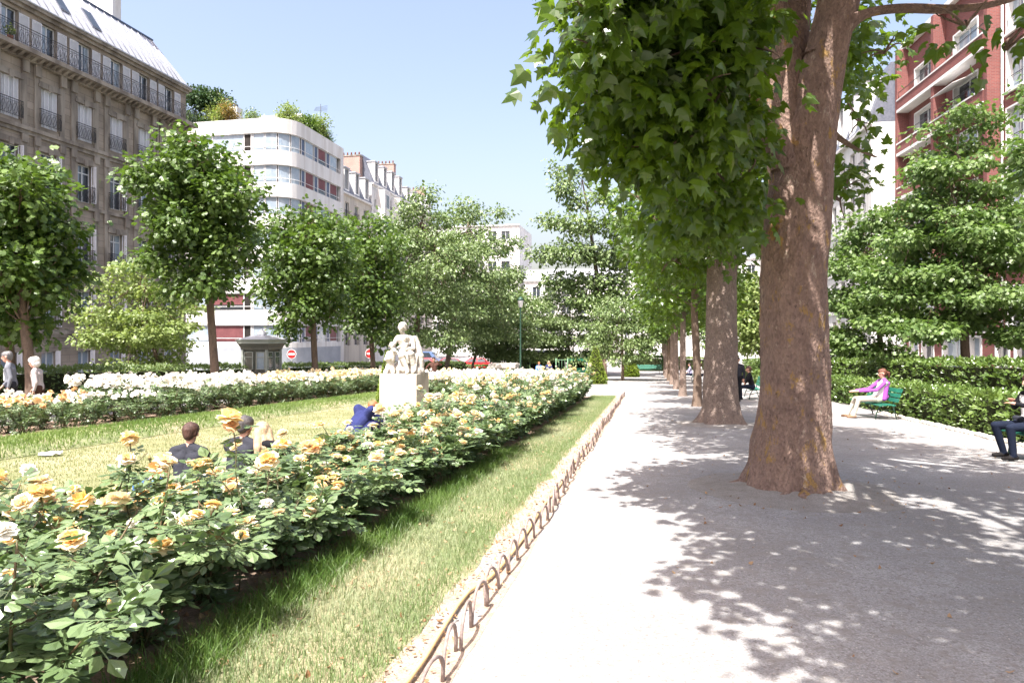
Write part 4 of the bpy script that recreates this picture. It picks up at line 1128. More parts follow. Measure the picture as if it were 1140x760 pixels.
while yy < 32.5:
    for q, X in enumerate((-11.75, -12.7, -13.6)):
        y = yy + (.45 if q == 1 else 0) + rnd.uniform(-.15, .15); x = X + rnd.uniform(-.15, .15)
        if y < 14.2: far_bush(x, y, HP if rnd.random() < .6 else HWL, 'peach flowered rose bush in the far bed before the old couple', 'peach rose bushes in the far bed', .76)
        elif y < 19.5: far_bush(x, y, HW if q else HW[:1] + HWL, 'densely white flowered rose bush in the far bed left of the kiosk', 'white rose bushes in the far bed')
        else: far_bush(x, y, HC if rnd.random() < .75 else HWL, 'pale cream rose bush in the far bed between kiosk and statue', 'cream rose bushes in the far bed')
    yy += .95
for j in range(34):
    x = rnd.uniform(-9.2, -5.2); y = rnd.uniform(23.5, 34)
    far_bush(x, y, HC + HWL + HW[:1], 'pale rose bush in the round bed behind the statue', 'rose bushes behind the statue', 1.0)
for j in range(26):
    x = rnd.uniform(-5.6, -3.2); y = rnd.uniform(20, 30.5)
    far_bush(x, y, HW + HC[:1], 'white flowered rose bush at the far end of the near bed', 'white rose bushes at the end of the near bed', 1.05)

# ------------------------------------------------------------------ buildings
def wall_holes(mb, x0, x1, z0, z1, holes, m, y=0.0, depth=.28, mr=None):
    """front wall with openings and their reveals; outward is -y"""
    xs = sorted(set([x0, x1] + [h[0] for h in holes] + [h[1] for h in holes]))
    zs = sorted(set([z0, z1] + [h[2] for h in holes] + [h[3] for h in holes]))
    for i in range(len(xs) - 1):
        for j in range(len(zs) - 1):
            cx, cz_ = (xs[i] + xs[i + 1]) / 2, (zs[j] + zs[j + 1]) / 2
            if any(h[0] < cx < h[1] and h[2] < cz_ < h[3] for h in holes): continue
            mb.add([(xs[i], y, zs[j]), (xs[i + 1], y, zs[j]), (xs[i + 1], y, zs[j + 1]), (xs[i], y, zs[j + 1])], [(0, 1, 2, 3)], m)
    for a, b, c, d in holes:
        e = y + depth
        mb.add([(a, y, c), (b, y, c), (b, y, d), (a, y, d), (a, e, c), (b, e, c), (b, e, d), (a, e, d)],
               [(0, 1, 5, 4), (1, 2, 6, 5), (2, 3, 7, 6), (3, 0, 4, 7)], mr or m)

def frame_mesh(w, h, m, bars=1, t=.055, trans=None, dep=.06):
    k = MB(); g = .002
    k.box(-w / 2 + g, -w / 2 + t, 0, dep, g, h - g, m); k.box(w / 2 - t, w / 2 - g, 0, dep, g, h - g, m)
    k.box(-w / 2 + t, w / 2 - t, 0, dep, g, t, m); k.box(-w / 2 + t, w / 2 - t, 0, dep, h - t, h - g, m)
    for b in range(bars):
        x = -w / 2 + w * (b + 1) / (bars + 1)
        k.box(x - t * .6, x + t * .6, -.004, dep - .004, t, h - t, m)
    if trans: k.box(-w / 2 + t, w / 2 - t, .004, dep - .006, h * trans - t / 2, h * trans + t / 2, m)
    return k.mesh('window')
def pane_mesh(w, h, m):
    return MB().box(-w / 2 + .04, w / 2 - .04, .025, .04, .04, h - .04, m).mesh('pane')
def shutter_mesh(w, h, m):
    k = MB(); k.box(0, .05, 0, .045, 0, h, m); k.box(w - .05, w, 0, .045, 0, h, m)
    for z in (0, h * .48, h - .06): k.box(.05, w - .05, .001, .044, z, z + .06, m)
    n = int(h / .085)
    for i in range(n):
        z = .07 + i * (h - .14) / n
        k.add([(.05, .004, z), (w - .05, .004, z), (w - .05, .038, z + .06), (.05, .038, z + .06)], [(0, 1, 2, 3)], m)
    k.box(.05, w - .05, .036, .04, .06, h - .06, m)
    return k.mesh('shutter')
def rail_mesh(w, h, m, step=.11, scroll=True, depth=.0):
    k = MB()
    runs = [((-w / 2, -depth), (w / 2, -depth))]
    if depth: runs += [((-w / 2, -depth), (-w / 2, 0)), ((w / 2, -depth), (w / 2, 0))]
    for (ax, ay), (bx, by) in runs:
        L_ = math.hypot(bx - ax, by - ay); n = max(1, int(L_ / step))
        for z, r in ((h, .022), (h * .86, .012), (.09, .014)):
            k.tube([(ax, ay, z), (bx, by, z)], r, m, 4)
        for i in range(n + 1):
            x = ax + (bx - ax) * i / n; y = ay + (by - ay) * i / n
            k.tube([(x, y, .02), (x, y, h)], .009, m, 4, False)
        if scroll:
            n2 = max(1, int(L_ / .32)); s = L_ / n2
            for i in range(n2):
                cx = (i + .5) * s; pts = []
                for j in range(13):
                    a = 2 * pi * j / 12
                    q = cx + s * .40 * math.cos(a)
                    pts.append((ax + (bx - ax) * q / L_, ay + (by - ay) * q / L_ - .004, h * .46 + h * .30 * math.sin(a)))
                k.tube(pts, .013, m, 4, False)
                k.tube([(ax + (bx - ax) * (cx - s * .3) / L_, ay + (by - ay) * (cx - s * .3) / L_, .12), (ax + (bx - ax) * (cx + s * .3) / L_, ay + (by - ay) * (cx + s * .3) / L_, h * .8)], .012, m, 4, False)
    return k.mesh('railing')

# --- stone apartment block (left)
B = thing('apartment_block', 'grey brown stone apartment block with a zinc mansard and long iron balcony', 'building', (-34, 24, -2.2), pi / 2)
LEN = 21.5; bays = [-.55, 2.0, 4.5, 7.05, 9.55, 12.1, 14.65, 17.15, 19.65]
Z0 = 2.2
rows = [('g', Z0 - 1.15, Z0 + .55, 1.0), ('d', Z0 + 1.95, Z0 + 4.2, 1.12), ('c', Z0 + 5.75, Z0 + 8.05, 1.12), ('b', Z0 + 9.65, Z0 + 11.95, 1.12), ('a', Z0 + 13.4, Z0 + 15.6, 1.12), ('t', Z0 + 17.28, Z0 + 19.35, 1.05)]
holes = [(x - wd / 2, x + wd / 2, a_, b_) for x in bays[1:] for (_, a_, b_, wd) in rows]
k = MB(); wall_holes(k, 0, LEN, 0, Z0 + 19.9, holes, MT['stone'], 0, .3, MT['stone_trim'])
k.add([(0, 0, 0), (0, 12, 0), (0, 12, Z0 + 19.9), (0, 0, Z0 + 19.9)], [(0, 1, 2, 3)], MT['stone'])
k.add([(LEN, 0, 0), (LEN, 12, 0), (LEN, 12, Z0 + 19.9), (LEN, 0, Z0 + 19.9)], [(0, 1, 2, 3)], MT['stone'])
k.add([(0, 12, 0), (LEN, 12, 0), (LEN, 12, Z0 + 19.9), (0, 12, Z0 + 19.9)], [(0, 1, 2, 3)], MT['stone'])
k.build('wall', B)
k = MB()
def course(z0, z1, out, e=0.0):
    k.box(-e, LEN + e, -out, -.004, z0, z1, MT['stone_trim'])
course(Z0 + 1.55, Z0 + 1.78, .16, .1); course(Z0 + 1.38, Z0 + 1.55, .09, .06)
course(Z0 + 5.25, Z0 + 5.45, .12, .08); course(Z0 + 9.2, Z0 + 9.4, .12, .08); course(Z0 + 12.9, Z0 + 13.12, .2, .1); course(Z0 + 12.68, Z0 + 12.9, .1, .06)
course(Z0 + 16.75, Z0 + 17.0, .25, .1); course(Z0 + 17.0, Z0 + 17.25, .85, .3)
course(Z0 + 19.55, Z0 + 19.75, .18, .1); course(Z0 + 19.75, Z0 + 19.95, .36, .2)
n = int(LEN / .42)
for i in range(n):
    x = .2 + i * .42; k.prism([(-.72, Z0 + 17.0), (-.25, Z0 + 17.0), (-.25, Z0 + 16.78), (-.42, Z0 + 16.82)], 'x', x - .09, x + .09, MT['stone_trim'])
# pilasters between the bays, consoles, window surrounds
for x in bays[1:-1]:
    for xp in (x + .86, x + 1.66):
        k.box(xp - .16, xp + .16, -.07, -.004, Z0 + 9.41, Z0 + 12.67, MT['stone_trim']); k.box(xp - .2, xp + .2, -.14, -.071, Z0 + 12.2, Z0 + 12.66, MT['stone_trim'])
        k.box(xp - .16, xp + .16, -.07, -.004, Z0 + 13.13, Z0 + 16.74, MT['stone_trim']); k.box(xp - .2, xp + .2, -.2, -.071, Z0 + 16.1, Z0 + 16.74, MT['stone_trim'])
        k.box(xp - .13, xp + .13, -.06, -.004, Z0 + 5.46, Z0 + 9.19, MT['stone_trim'])
        k.box(xp - .2, xp + .2, -.14, -.061, Z0 + 8.6, Z0 + 9.19, MT['stone_trim'])
for x in bays[1:]:
    for (r, a_, b_, wd) in rows[1:5]:
        k.box(x - wd / 2 - .16, x - wd / 2 - .01, -.055, -.004, a_, b_, MT['stone_trim']); k.box(x + wd / 2 + .01, x + wd / 2 + .16, -.055, -.004, a_, b_, MT['stone_trim'])
        k.box(x - wd / 2 - .22, x + wd / 2 + .22, -.12, -.004, b_ + .02, b_ + .2, MT['stone_trim']); k.box(x - wd / 2 - .15, x + wd / 2 + .15, -.09, -.004, b_ + .2, b_ + .36, MT['stone_trim'])
        k.box(x - .14, x + .14, -.16, -.121, b_ - .08, b_ + .3, MT['stone_trim'])
k.build('cornice', B)
# mansard
zr = Z0 + 19.96; zt = Z0 + 23.2
k = MB()
k.add([(-.15, -.30, zr), (LEN + .15, -.30, zr), (LEN - 1.2, 1.9, zt), (-.15, 1.9, zt), (LEN + .15, 12, zr), (LEN - 1.2, 12, zt), (-.15, 12, zr), (-.15, 12, zt)],
      [(0, 1, 2, 3), (1, 4, 5, 2), (3, 2, 5, 7), (6, 0, 3, 7)], MT['zinc'])
for i in range(int(LEN / .62)):
    x = .1 + i * .62; xt = min(x, LEN - 1.3)
    k.tube([(x, -.31, zr + .02), (xt, 1.88, zt)], .03, MT['zinc'], 4)
k.tube([(-.15, 1.9, zt + .03), (LEN - 1.2, 1.9, zt + .03)], .1, MT['navy'], 6)
k.tube([(-.15, -.38, zr + .02), (LEN + .15, -.38, zr + .02)], .07, MT['zinc'], 6)
rf = k.build('roof', B)
k = MB(); k.add([(0, 1.9, zt + .12), (LEN - 1.3, 1.9, zt + .12), (LEN - 2.4, 6, zt + 1.2), (0, 6, zt + 1.2)], [(0, 1, 2, 3)], MT['slate']); k.build('upper_roof', B)
k = MB(); k.box(16.9, 17.7, 2.3, 9, zt - .5, zt + 7, MT['render_white']); k.box(16.85, 17.75, 2.25, 9.05, zt + 7, zt + 7.2, MT['stone_trim'])
k.build('chimney_wall', B)
def slope_pt(x, t): return (x, -.30 + 2.2 * t, zr + (zt - zr) * t)
for x in (3.2, 5.7, 8.4, 11.0, 13.4):
    k = MB(); g = .07
    for (a_, b_, m, lift) in ((0, 1, MT['slate'], .07), (.06, .94, MT['glass'], .085)):
        p = [slope_pt(x - .38 + .76 * a_, .28 + .4 * (0 if m is MT['slate'] else .05)), slope_pt(x - .38 + .76 * b_, .28 + .4 * (0 if m is MT['slate'] else .05)), slope_pt(x - .38 + .76 * b_, .68 - (0 if m is MT['slate'] else .02)), slope_pt(x - .38 + .76 * a_, .68 - (0 if m is MT['slate'] else .02))]
        nrm = Vector((0, -(zt - zr), 2.2)).normalized() * lift
        q = [Vector(v) + nrm for v in p]
        k.add([tuple(v) for v in p] + [tuple(v) for v in q], [(4, 5, 6, 7), (0, 1, 5, 4), (1, 2, 6, 5), (2, 3, 7, 6), (3, 0, 4, 7)], m)
    k.build('skylight', B)
# windows
FM = {}
def haus_window(x, z0, z1, wd, kind):
    h = z1 - z0
    key = (kind, round(h, 2), wd)
    if key not in FM:
        FM[key] = dict(frame=frame_mesh(wd, h, MT['frame'], 1, .07, .78 if kind in 'cb' else None), pane=pane_mesh(wd, h, MT['glass'] if kind in 'tcbd' else MT['glass_blue']),
                       half=shutter_mesh(wd * .25, h, MT['shutter']), full=shutter_mesh(.62, h - .1, MT['shutter']), rail=rail_mesh(wd + .25, .95 if kind != 'd' else .7, MT['iron'], .11, True, .16))
    q = FM[key]
    o = obj('window', q['frame'], B, (x, .2, z0))
    obj('pane', q['pane'], o)
    if kind in 'tbcd' and rnd.random() < .6:
        cw = rnd.uniform(.25, .45) * wd; sd = rnd.choice((-1, 1)); k = MB()
        k.box(min(sd * (wd / 2 - .06), sd * (wd / 2 - .06 - cw)), max(sd * (wd / 2 - .06), sd * (wd / 2 - .06 - cw)), .018, .023, .09, h - .09, MT['glass_blue']); k.build('curtain', o)
    if kind == 'a':
        for i in range(4):
            obj('shutter', q['half'], o, (-wd / 2 + .01 + i * wd * .248, -.13, 0), (0, 0, (-.16 if i % 2 else .16)))
    elif kind in 'bcd':
        for s in (-1, 1):
            obj('shutter', q['half'], o, (s * (wd / 2 - .03), -.17, .02), (0, 0, pi / 2 + s * .5 + (pi if s > 0 else 0)))
    elif kind == 't':
        obj('shutter', q['full'], o, (-wd / 2 - .63, -.27, 0)); obj('shutter', q['full'], o, (wd / 2 + .01, -.27, 0))
    if kind in 'abcd':
        obj('railing', q['rail'], o, (0, -.22, .02))
    if kind == 'g':
        obj('shutter', q['half'], o, (-wd / 2 + .03, -.17, .02), (0, 0, pi / 2 - .5)); obj('shutter', q['half'], o, (wd / 2 - .03, -.17, .02), (0, 0, pi / 2 * 3 + .5))
for x in bays[1:]:
    for (r, a_, b_, wd) in rows: haus_window(x, a_, b_, wd, r)
k = MB(); me = rail_mesh(LEN + .4, 1.0, MT['iron'], .12, True, .0)
obj('balcony_railing', me, B, (LEN / 2, -.80, Z0 + 17.26))
k = MB(); k.tube([(18.4, -.06, Z0 - .5), (18.4, -.06, Z0 + 19.5)], .06, MT['stone_trim'], 6); k.build('drainpipe', B)
k = MB(); k.box(LEN - .85, LEN - .35, -.03, -.006, Z0 + 1.0, Z0 + 1.3, MT['plate_blue']); k.build('street_plate', B)
# potted plant on the balcony
t = thing('potted_plant', 'small green potted plant on the long iron balcony', 'plant', (-34 + .55, 24 + 6.6, -2.2 + Z0 + 17.26))
k = MB(); k.lathe([(.12, 0), (.16, .26), (.14, .27)], MT['clay'], 10); k.build('pot', t)
n = 90; pos = R.normal(size=(n, 3)) * .11 + np.array([0, 0, .5]); obj('foliage', leaf_mesh('foliage', [scatter(TS, pos, norm(R.normal(size=(n, 3)) + UP), norm(R.normal(size=(n, 3)) + UP), np.full(n, .16), R.random(n))], MT['leaf_yellow']), t)

# --- white rounded modern block
Bw = thing('white_block', 'white modern block with a rounded corner, ribbon windows and a roof garden', 'building', (0, 0, -2.9))
zb = 2.9
xE, yS, rc = -33.6, 60.0, 2.6
poly = [(-47, yS), (xE - rc, yS)] + [(xE - rc + rc * math.sin(a), yS + rc - rc * math.cos(a)) for a in [pi / 2 * i / 8 for i in range(1, 9)]] + [(xE, 71.6)]
def offs(P, d):
    out = []
    for i in range(len(P)):
        a = Vector(P[max(i - 1, 0)]); b = Vector(P[min(i + 1, len(P) - 1)]); t = (b - a).normalized(); nn = Vector((t.y, -t.x))
        out.append((P[i][0] - nn.x * d, P[i][1] - nn.y * d))
    return out
def ribbon(mb, P, z0, z1, d0, d1, m):
    A = offs(P, d0); Bq = offs(P, d1); n = len(P)
    vs = [(x, y, z0) for x, y in A] + [(x, y, z1) for x, y in A] + [(x, y, z0) for x, y in Bq] + [(x, y, z1) for x, y in Bq]
    fs = []
    for i in range(n - 1):
        fs += [(i, i + 1, n + i + 1, n + i), (2 * n + i, 3 * n + i, 3 * n + i + 1, 2 * n + i + 1), (n + i, n + i + 1, 3 * n + i + 1, 3 * n + i), (i, 2 * n + i, 2 * n + i + 1, i + 1)]
    fs += [(0, n, 3 * n, 2 * n), (n - 1, 2 * n - 1 + 0, 4 * n - 1, 3 * n - 1)]
    mb.add(vs, fs, m)
# arc-length parametrised sub-polyline
cum = [0]
for i in range(len(poly) - 1): cum.append(cum[-1] + math.dist(poly[i], poly[i + 1]))
def sub(s0, s1):
    def P(s):
        for i in range(len(cum) - 1):
            if s <= cum[i + 1] + 1e-9:
                t = (s - cum[i]) / (cum[i + 1] - cum[i]); return (poly[i][0] + (poly[i + 1][0] - poly[i][0]) * t, poly[i][1] + (poly[i + 1][1] - poly[i][1]) * t)
        return poly[-1]
    return [P(s0)] + [poly[i] for i in range(len(cum)) if s0 + .01 < cum[i] < s1 - .01] + [P(s1)]
TOPZ = zb + 22.4
wb = [(zb + 19.3 - 3.1 * j, zb + 21.0 - 3.1 * j) for j in range(7)]
k = MB(); k2 = MB()
edges = [TOPZ] + [z for ab in wb for z in (ab[1], ab[0])] + [zb + .3 - .1]
for j in range(8):
    ribbon(k, poly, edges[2 * j + 1], edges[2 * j], 0, .35, MT['render_white'])
ribbon(k, poly, 0, zb + .2, .0, .35, MT['render_grey'])
k.add([(-47, yS + .36, 0), (-47, 71.6, 0), (-47, 71.6, TOPZ - .8), (-47, yS + .36, TOPZ - .8)], [(0, 1, 2, 3)], MT['render_white'])
k.box(xE - .4, xE + .003, 71.0, 71.75, 0, TOPZ - .003, MT['render_white'])
k.build('wall', Bw)
k = MB(); k.add([(x, y, TOPZ - .8) for x, y in offs(poly, .3)] + [(-47, 71.6, TOPZ - .8)], [tuple(range(len(poly) + 1))], MT['pave']); k.build('roof_deck', Bw)
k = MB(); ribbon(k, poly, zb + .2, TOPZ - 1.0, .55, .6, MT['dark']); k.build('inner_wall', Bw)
tot = cum[-1]; sA = cum[1]; sB = cum[9]
spec = [(0.2, 1.6, 'dark'), (1.6, 3.4, 'maroon'), (3.4, 5.0, 'curtain'), (5.0, 8.4, 'maroon'), (8.4, 9.2, 'dark'), (9.2, 9.35, 'post')]
x_ = 9.4
for q in range(4): spec.append((x_ + q * 1.3, x_ + q * 1.3 + 1.22, 'curtain'))
x_ = 14.75
for q in range(3): spec += [(x_, x_ + .75, 'navy'), (x_ + .8, x_ + 2.5, 'maroon')]; x_ += 2.7
fm = {'maroon': MT['maroon'], 'curtain': MT['glass_blue'], 'navy': MT['navy'], 'dark': MT['dark'], 'post': MT['render_white']}
for j, (z0, z1) in enumerate(wb):
    for q, (s0, s1, ty) in enumerate(spec):
        if s1 > tot - .7: continue
        P = sub(s0, s1); k = MB(); tt = ty
        if ty == 'maroon' and (j * 5 + q * 3) % 4 == 1: tt = 'curtain'
        g = .06
        # frame ring
        ribbon(k, P, z0 + .002, z0 + g, .16, .24, MT['frame']); ribbon(k, P, z1 - g, z1 - .002, .16, .24, MT['frame'])
        for e0, e1 in ((s0 + .002, s0 + g), (s1 - g, s1 - .002)): ribbon(k, sub(e0, e1), z0 + g, z1 - g, .16, .24, MT['frame'])
        o = k.build('window', Bw)
        k = MB(); Q = sub(s0 + g, s1 - g)
        if ty == 'maroon' and tt == 'maroon':
            zc = z0 + (.55 if (q + j) % 3 else .05) + g
            nn = int((z1 - g - zc) / .09)
            for r in range(nn): ribbon(k, Q, zc + r * .09, zc + r * .09 + .082, .18, .2, MT['maroon'])
            k.build('roller_shutter', o)
            k = MB(); ribbon(k, Q, z0 + g, zc, .2, .22, MT['glass']); k.build('pane', o)
        else:
            ribbon(k, Q, z0 + g, z1 - g, .2, .22, fm[tt]); k.build('panel' if tt in ('navy', 'post') else 'pane', o)
    k = MB(); PP = sub(.1, tot - .7); A = offs(PP, .06)
    k.tube([(x, y, z0 + .42) for x, y in A], .028, MT['frame'], 5); k.build('guard_rail', Bw)
k = MB(); k.box(-42.6, -41.2, 63, 64, TOPZ - .8, TOPZ + 2.4, MT['render_white']); k.tube([(-42.2, 63.5, TOPZ + 2.4), (-42.2, 63.5, TOPZ + 2.9)], .22, MT['iron'], 8); k.tube([(-41.6, 63.5, TOPZ + 2.4), (-41.6, 63.5, TOPZ + 2.7)], .2, MT['iron'], 8); k.build('chimney', Bw)
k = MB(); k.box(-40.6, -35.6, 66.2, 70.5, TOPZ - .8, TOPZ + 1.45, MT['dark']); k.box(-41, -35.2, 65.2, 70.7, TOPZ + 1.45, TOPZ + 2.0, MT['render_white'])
for x in (-40.7, -38, -35.6): k.box(x, x + .2, 65.4, 65.6, TOPZ - .8, TOPZ + 1.45, MT['render_white'])
k.build('penthouse', Bw)
k = MB(); k.tube([(-35, 69, TOPZ + 2), (-35, 69, TOPZ + 4.2)], .03, MT['iron'], 5)
for i in range(5): k.tube([(-35.6 - i * .05, 68.6 + i * .2, TOPZ + 3.4 + i * .15), (-34.4, 69.4, TOPZ + 3.5 + i * .15)], .015, MT['iron'], 4)
k.build('aerial', Bw)
# roof garden plants, each a plant of its own
def roof_plant(label, x, y, rx, rz, leaf, cat='shrub', name='roof_shrub', z=None, h0=0, n=900, size=.24, pot=True):
    zz = (TOPZ - 2.9 - .75) if z is None else z
    t = thing(name, label, cat, (x, y, zz))
    if pot: k = MB(); k.box(-.4, .4, -.4, .4, 0, .5, MT['clay']); k.build('planter', t)
    k = MB()
    for _ in range(7): limb(k, (0, 0, .4), (rnd.gauss(0, rx * .4), rnd.gauss(0, rx * .4), h0 + rz * rnd.uniform(.7, 1.4)), .06, .015, MT['bark_young'], .1, 5)
    k.build('stems', t)
    L = [((rnd.gauss(0, rx * .35), rnd.gauss(0, rx * .35), h0 + rz * (.6 + .8 * i / 5)), (rx * .6, rx * .6, rz * .42)) for i in range(6)]
    C, O = lobe_points(L, n // 5, R, .2)
    obj('foliage', leaf_mesh('foliage', [cluster_leaves(C, O, 10, .28, size, TS, R, .1)], leaf), t)
rz_ = TOPZ - 2.9 - .75
roof_plant('dark umbrella shaped pine on the white block roof', -44.6, 63.5, 2.3, 1.9, MT['needle'], 'tree', 'roof_pine', h0=2.3, n=2600, size=.34)
roof_plant('bushy green shrub below the roof pine', -45.9, 61.6, 1.7, 1.6, MT['leaf_lime'], n=1300)
roof_plant('yellow green shrub right of the roof pine', -42.9, 61.9, 1.5, 2.0, MT['leaf_yellow'], n=1300)
roof_plant('low dark shrub at the white roof parapet under the pine', -44.2, 61.2, 1.3, .9, MT['needle'], n=800)
roof_plant('copper coloured upright shrub beside the white chimney', -41.1, 61.5, .75, 1.7, MT['copper'], n=800, size=.2)
roof_plant('rounded grey green bush before the white penthouse', -38.4, 61.4, .9, 1.1, MT['leaf_pale'], n=700, size=.2)
roof_plant('thin light shrub between pine and chimney', -42.0, 61.3, .6, 1.4, MT['leaf_yellow'], n=300, size=.2)
roof_plant('tall green shrub at the rounded corner of the white roof', -35.5, 62.8, 1.1, 1.7, MT['leaf_yellow'], n=1100)
roof_plant('dense clipped dark shrub on the street side of the white roof', -34.8, 65.2, 1.0, 1.5, MT['leaf_lime'], n=1300)
roof_plant('pale leafy shrub second last along the white roof edge', -34.9, 67.6, 1.1, 1.9, MT['leaf_yellow'], n=1200)
roof_plant('climbing green shrub last along the white roof edge', -34.8, 69.6, 1.0, 1.4, MT['leaf_lime'], n=1000)

# --- generic Paris building facing +X or -X, in local coordinates (outward -y)
def simple_block(name, label, loc, rz, length, depth, floors, z_first, step, wh, ww, bay, wall, roofm, roof_h, roof_in=1.6, dormers=0, rail=None, base=0.0, parapet=None, frame='frame', shut=None):
    t = thing(name, label, 'building', loc, rz)
    top = z_first + step * floors + .3 - (step - wh) * .3
    nb = int((length - .6) / bay); x0 = (length - nb * bay) / 2
    holes = []; wins = []
    for f in range(floors):
        for b in range(nb):
            x = x0 + bay * (b + .5); z = z_first + step * f
            holes.append((x - ww / 2, x + ww / 2, z, z + wh)); wins.append((x, z))
    k = MB(); wall_holes(k, 0, length, base, top, holes, wall, 0, .25)
    for xx in (0, length): k.add([(xx, 0, base), (xx, depth, base), (xx, depth, top), (xx, 0, top)], [(0, 1, 2, 3)], wall)
    k.add([(0, depth, base), (length, depth, base), (length, depth, top), (0, depth, top)], [(0, 1, 2, 3)], wall)
    k.add([(0, 0, top - .02), (length, 0, top - .02), (length, depth, top - .02), (0, depth, top - .02)], [(0, 1, 2, 3)], wall)
    k.build('wall', t)
    k = MB(); k.box(-.1, length + .1, -.3, -.004, top - .18, top + .02, MT['render_white'])
    for f in range(1, floors): k.box(0, length, -.09, -.004, z_first + step * f - .45, z_first + step * f - .3, MT['render_white'])
    k.build('cornice', t)
    fr = frame_mesh(ww, wh, MT[frame], 1, .06); pn = pane_mesh(ww, wh, MT['glass']); rl = rail_mesh(ww + .2, .9, MT['iron'], .14, False, .12) if rail else None
    sh = shutter_mesh(ww * .5, wh - .04, MT[shut]) if shut else None
    for x, z in wins:
        o = obj('window', fr, t, (x, .17, z)); obj('pane', pn, o)
        if rl: obj('railing', rl, o, (0, -.18, .02))
        if sh: obj('shutter', sh, o, (-ww / 2 - ww * .5, -.225, .02)); obj('shutter', sh, o, (ww / 2, -.225, .02))
    if roof_h:
        k = MB(); z = top + .02
        k.add([(0, -.2, z), (length, -.2, z), (length, roof_in, z + roof_h), (0, roof_in, z + roof_h), (0, depth, z), (length, depth, z), (length, depth - roof_in, z + roof_h), (0, depth - roof_in, z + roof_h)],
              [(0, 1, 2, 3), (3, 2, 6, 7), (7, 6, 5, 4), (0, 3, 7, 4), (1, 5, 6, 2)], roofm); k.build('roof', t)
        for i in range(dormers):
            x = length * (i + .5) / dormers
            k = MB(); k.box(x - .62, x - .5, -.12, roof_in * .8, z + .25, z + roof_h * .78, MT['white_paint']); k.box(x + .5, x + .62, -.12, roof_in * .8, z + .25, z + roof_h * .78, MT['white_paint'])
            k.box(x - .72, x + .72, -.2, roof_in * .9, z + roof_h * .78, z + roof_h * .78 + .14, MT['zinc']); k.box(x - .5, x + .5, -.1, 0, z + .25, z + .4, MT['white_paint'])
            d = k.build('dormer', t)
            obj('pane', pane_mesh(1.06, roof_h * .78 - .42, MT['glass']), d, (x, 0, z + .4)); obj('frame', frame_mesh(1.0, roof_h * .78 - .42, MT['frame'], 1, .06), d, (x, -.02, z + .4))
    return t, top
gzb = lambda y: gz(y) - .6
def stack_chimney(t, x, y0, y1, z0, z1, m, w=.8, pots=7):
    k = MB(); k.box(x - w / 2, x + w / 2, y0, y1, z0, z1, m); k.box(x - w / 2 - .06, x + w / 2 + .06, y0 - .06, y1 + .06, z1, z1 + .14, MT['stone_trim'])
    c = k.build('chimney', t)
    k = MB()
    for i in range(pots): k.lathe([(.12, 0), (.09, .42), (.11, .45)], MT['clay'], 8, (x, y0 + (y1 - y0) * (i + .5) / pots, z1 + .14))
    k.build('chimney_pots', c)
zg = gzb(72)
t, top = simple_block('mansard_house', 'cream house with a slate mansard and three dormers beside the white rounded block', (-34.0, 71.8, zg), pi / 2, 8.6, 11, 6, -zg + .2, 2.92, 1.9, 1.05, 2.6, MT['render_cream'], MT['slate'], 3.6, 1.3, 3, True)
stack_chimney(t, 8.4, 1.2, 6.4, top - 1, top + 6.0, MT['brick_chimney'], .9, 10)
zg = gzb(82)
t, top = simple_block('tall_house', 'tall white house with bay windows beyond the slate mansard', (-34.0, 80.6, zg), pi / 2, 11.4, 11, 7, -zg + .2, 2.9, 1.9, 1.1, 2.7, MT['render_white'], MT['slate'], 3.6, 1.3, 4, True)
for x in (2.6, 8.2):
    k = MB()
    k.prism([(x - 1.5, -.004), (x + 1.5, -.004), (x + 1.0, -1.1), (x - 1.0, -1.1)], 'z', 4.5, top - .6, MT['render_white'])
    o = k.build('bay', t)
    for f in range(5):
        z = -zg + .2 + 2.9 * (f + 2)
        k = MB(); k.box(x - .55, x + .55, -1.15, -1.101, z, z + 1.8, MT['frame']); k.build('window', o)
        k = MB(); k.box(x - .46, x - .04, -1.16, -1.151, z + .1, z + 1.7, MT['glass']); k.box(x + .04, x + .46, -1.16, -1.151, z + .1, z + 1.7, MT['glass']); k.build('pane', o)
stack_chimney(t, 11.2, 1.2, 5.5, top - .5, top + 5, MT['brick_chimney'], .8, 8)
zg = gzb(94)
t, top = simple_block('far_house', 'farthest cream house of the left street row with brick chimneys', (-34.0, 92.2, zg), pi / 2, 13, 11, 7, -zg + .2, 2.9, 1.9, 1.1, 2.6, MT['render_cream'], MT['slate'], 2.6, 1.2, 4, True)
stack_chimney(t, 12.6, 1.0, 4.5, top - .5, top + 4, MT['brick_chimney'], .8, 6)
# buildings closing the view
simple_block('corner_building', 'pale office building with a roof terrace rising behind the left trees', (-58, 128, gzb(125)), 0, 34, 14, 7, 5.2, 2.9, 1.7, 1.7, 2.6, MT['render_white'], MT['zinc'], 0)
simple_block('school_building', 'low white building with a grey roof closing the park behind the trees', (-22, 122, gzb(122)), 0, 18, 14, 3, 5.0, 3.1, 1.9, 1.4, 2.7, MT['render_white'], MT['zinc'], 2.2, 3)
simple_block('end_house', 'white house seen under the plane crowns at the path end', (-3, 118, gzb(118)), 0, 24, 12, 4, 5.2, 3.0, 1.8, 1.2, 2.6, MT['render_white'], MT['slate'], 2.0, 2)

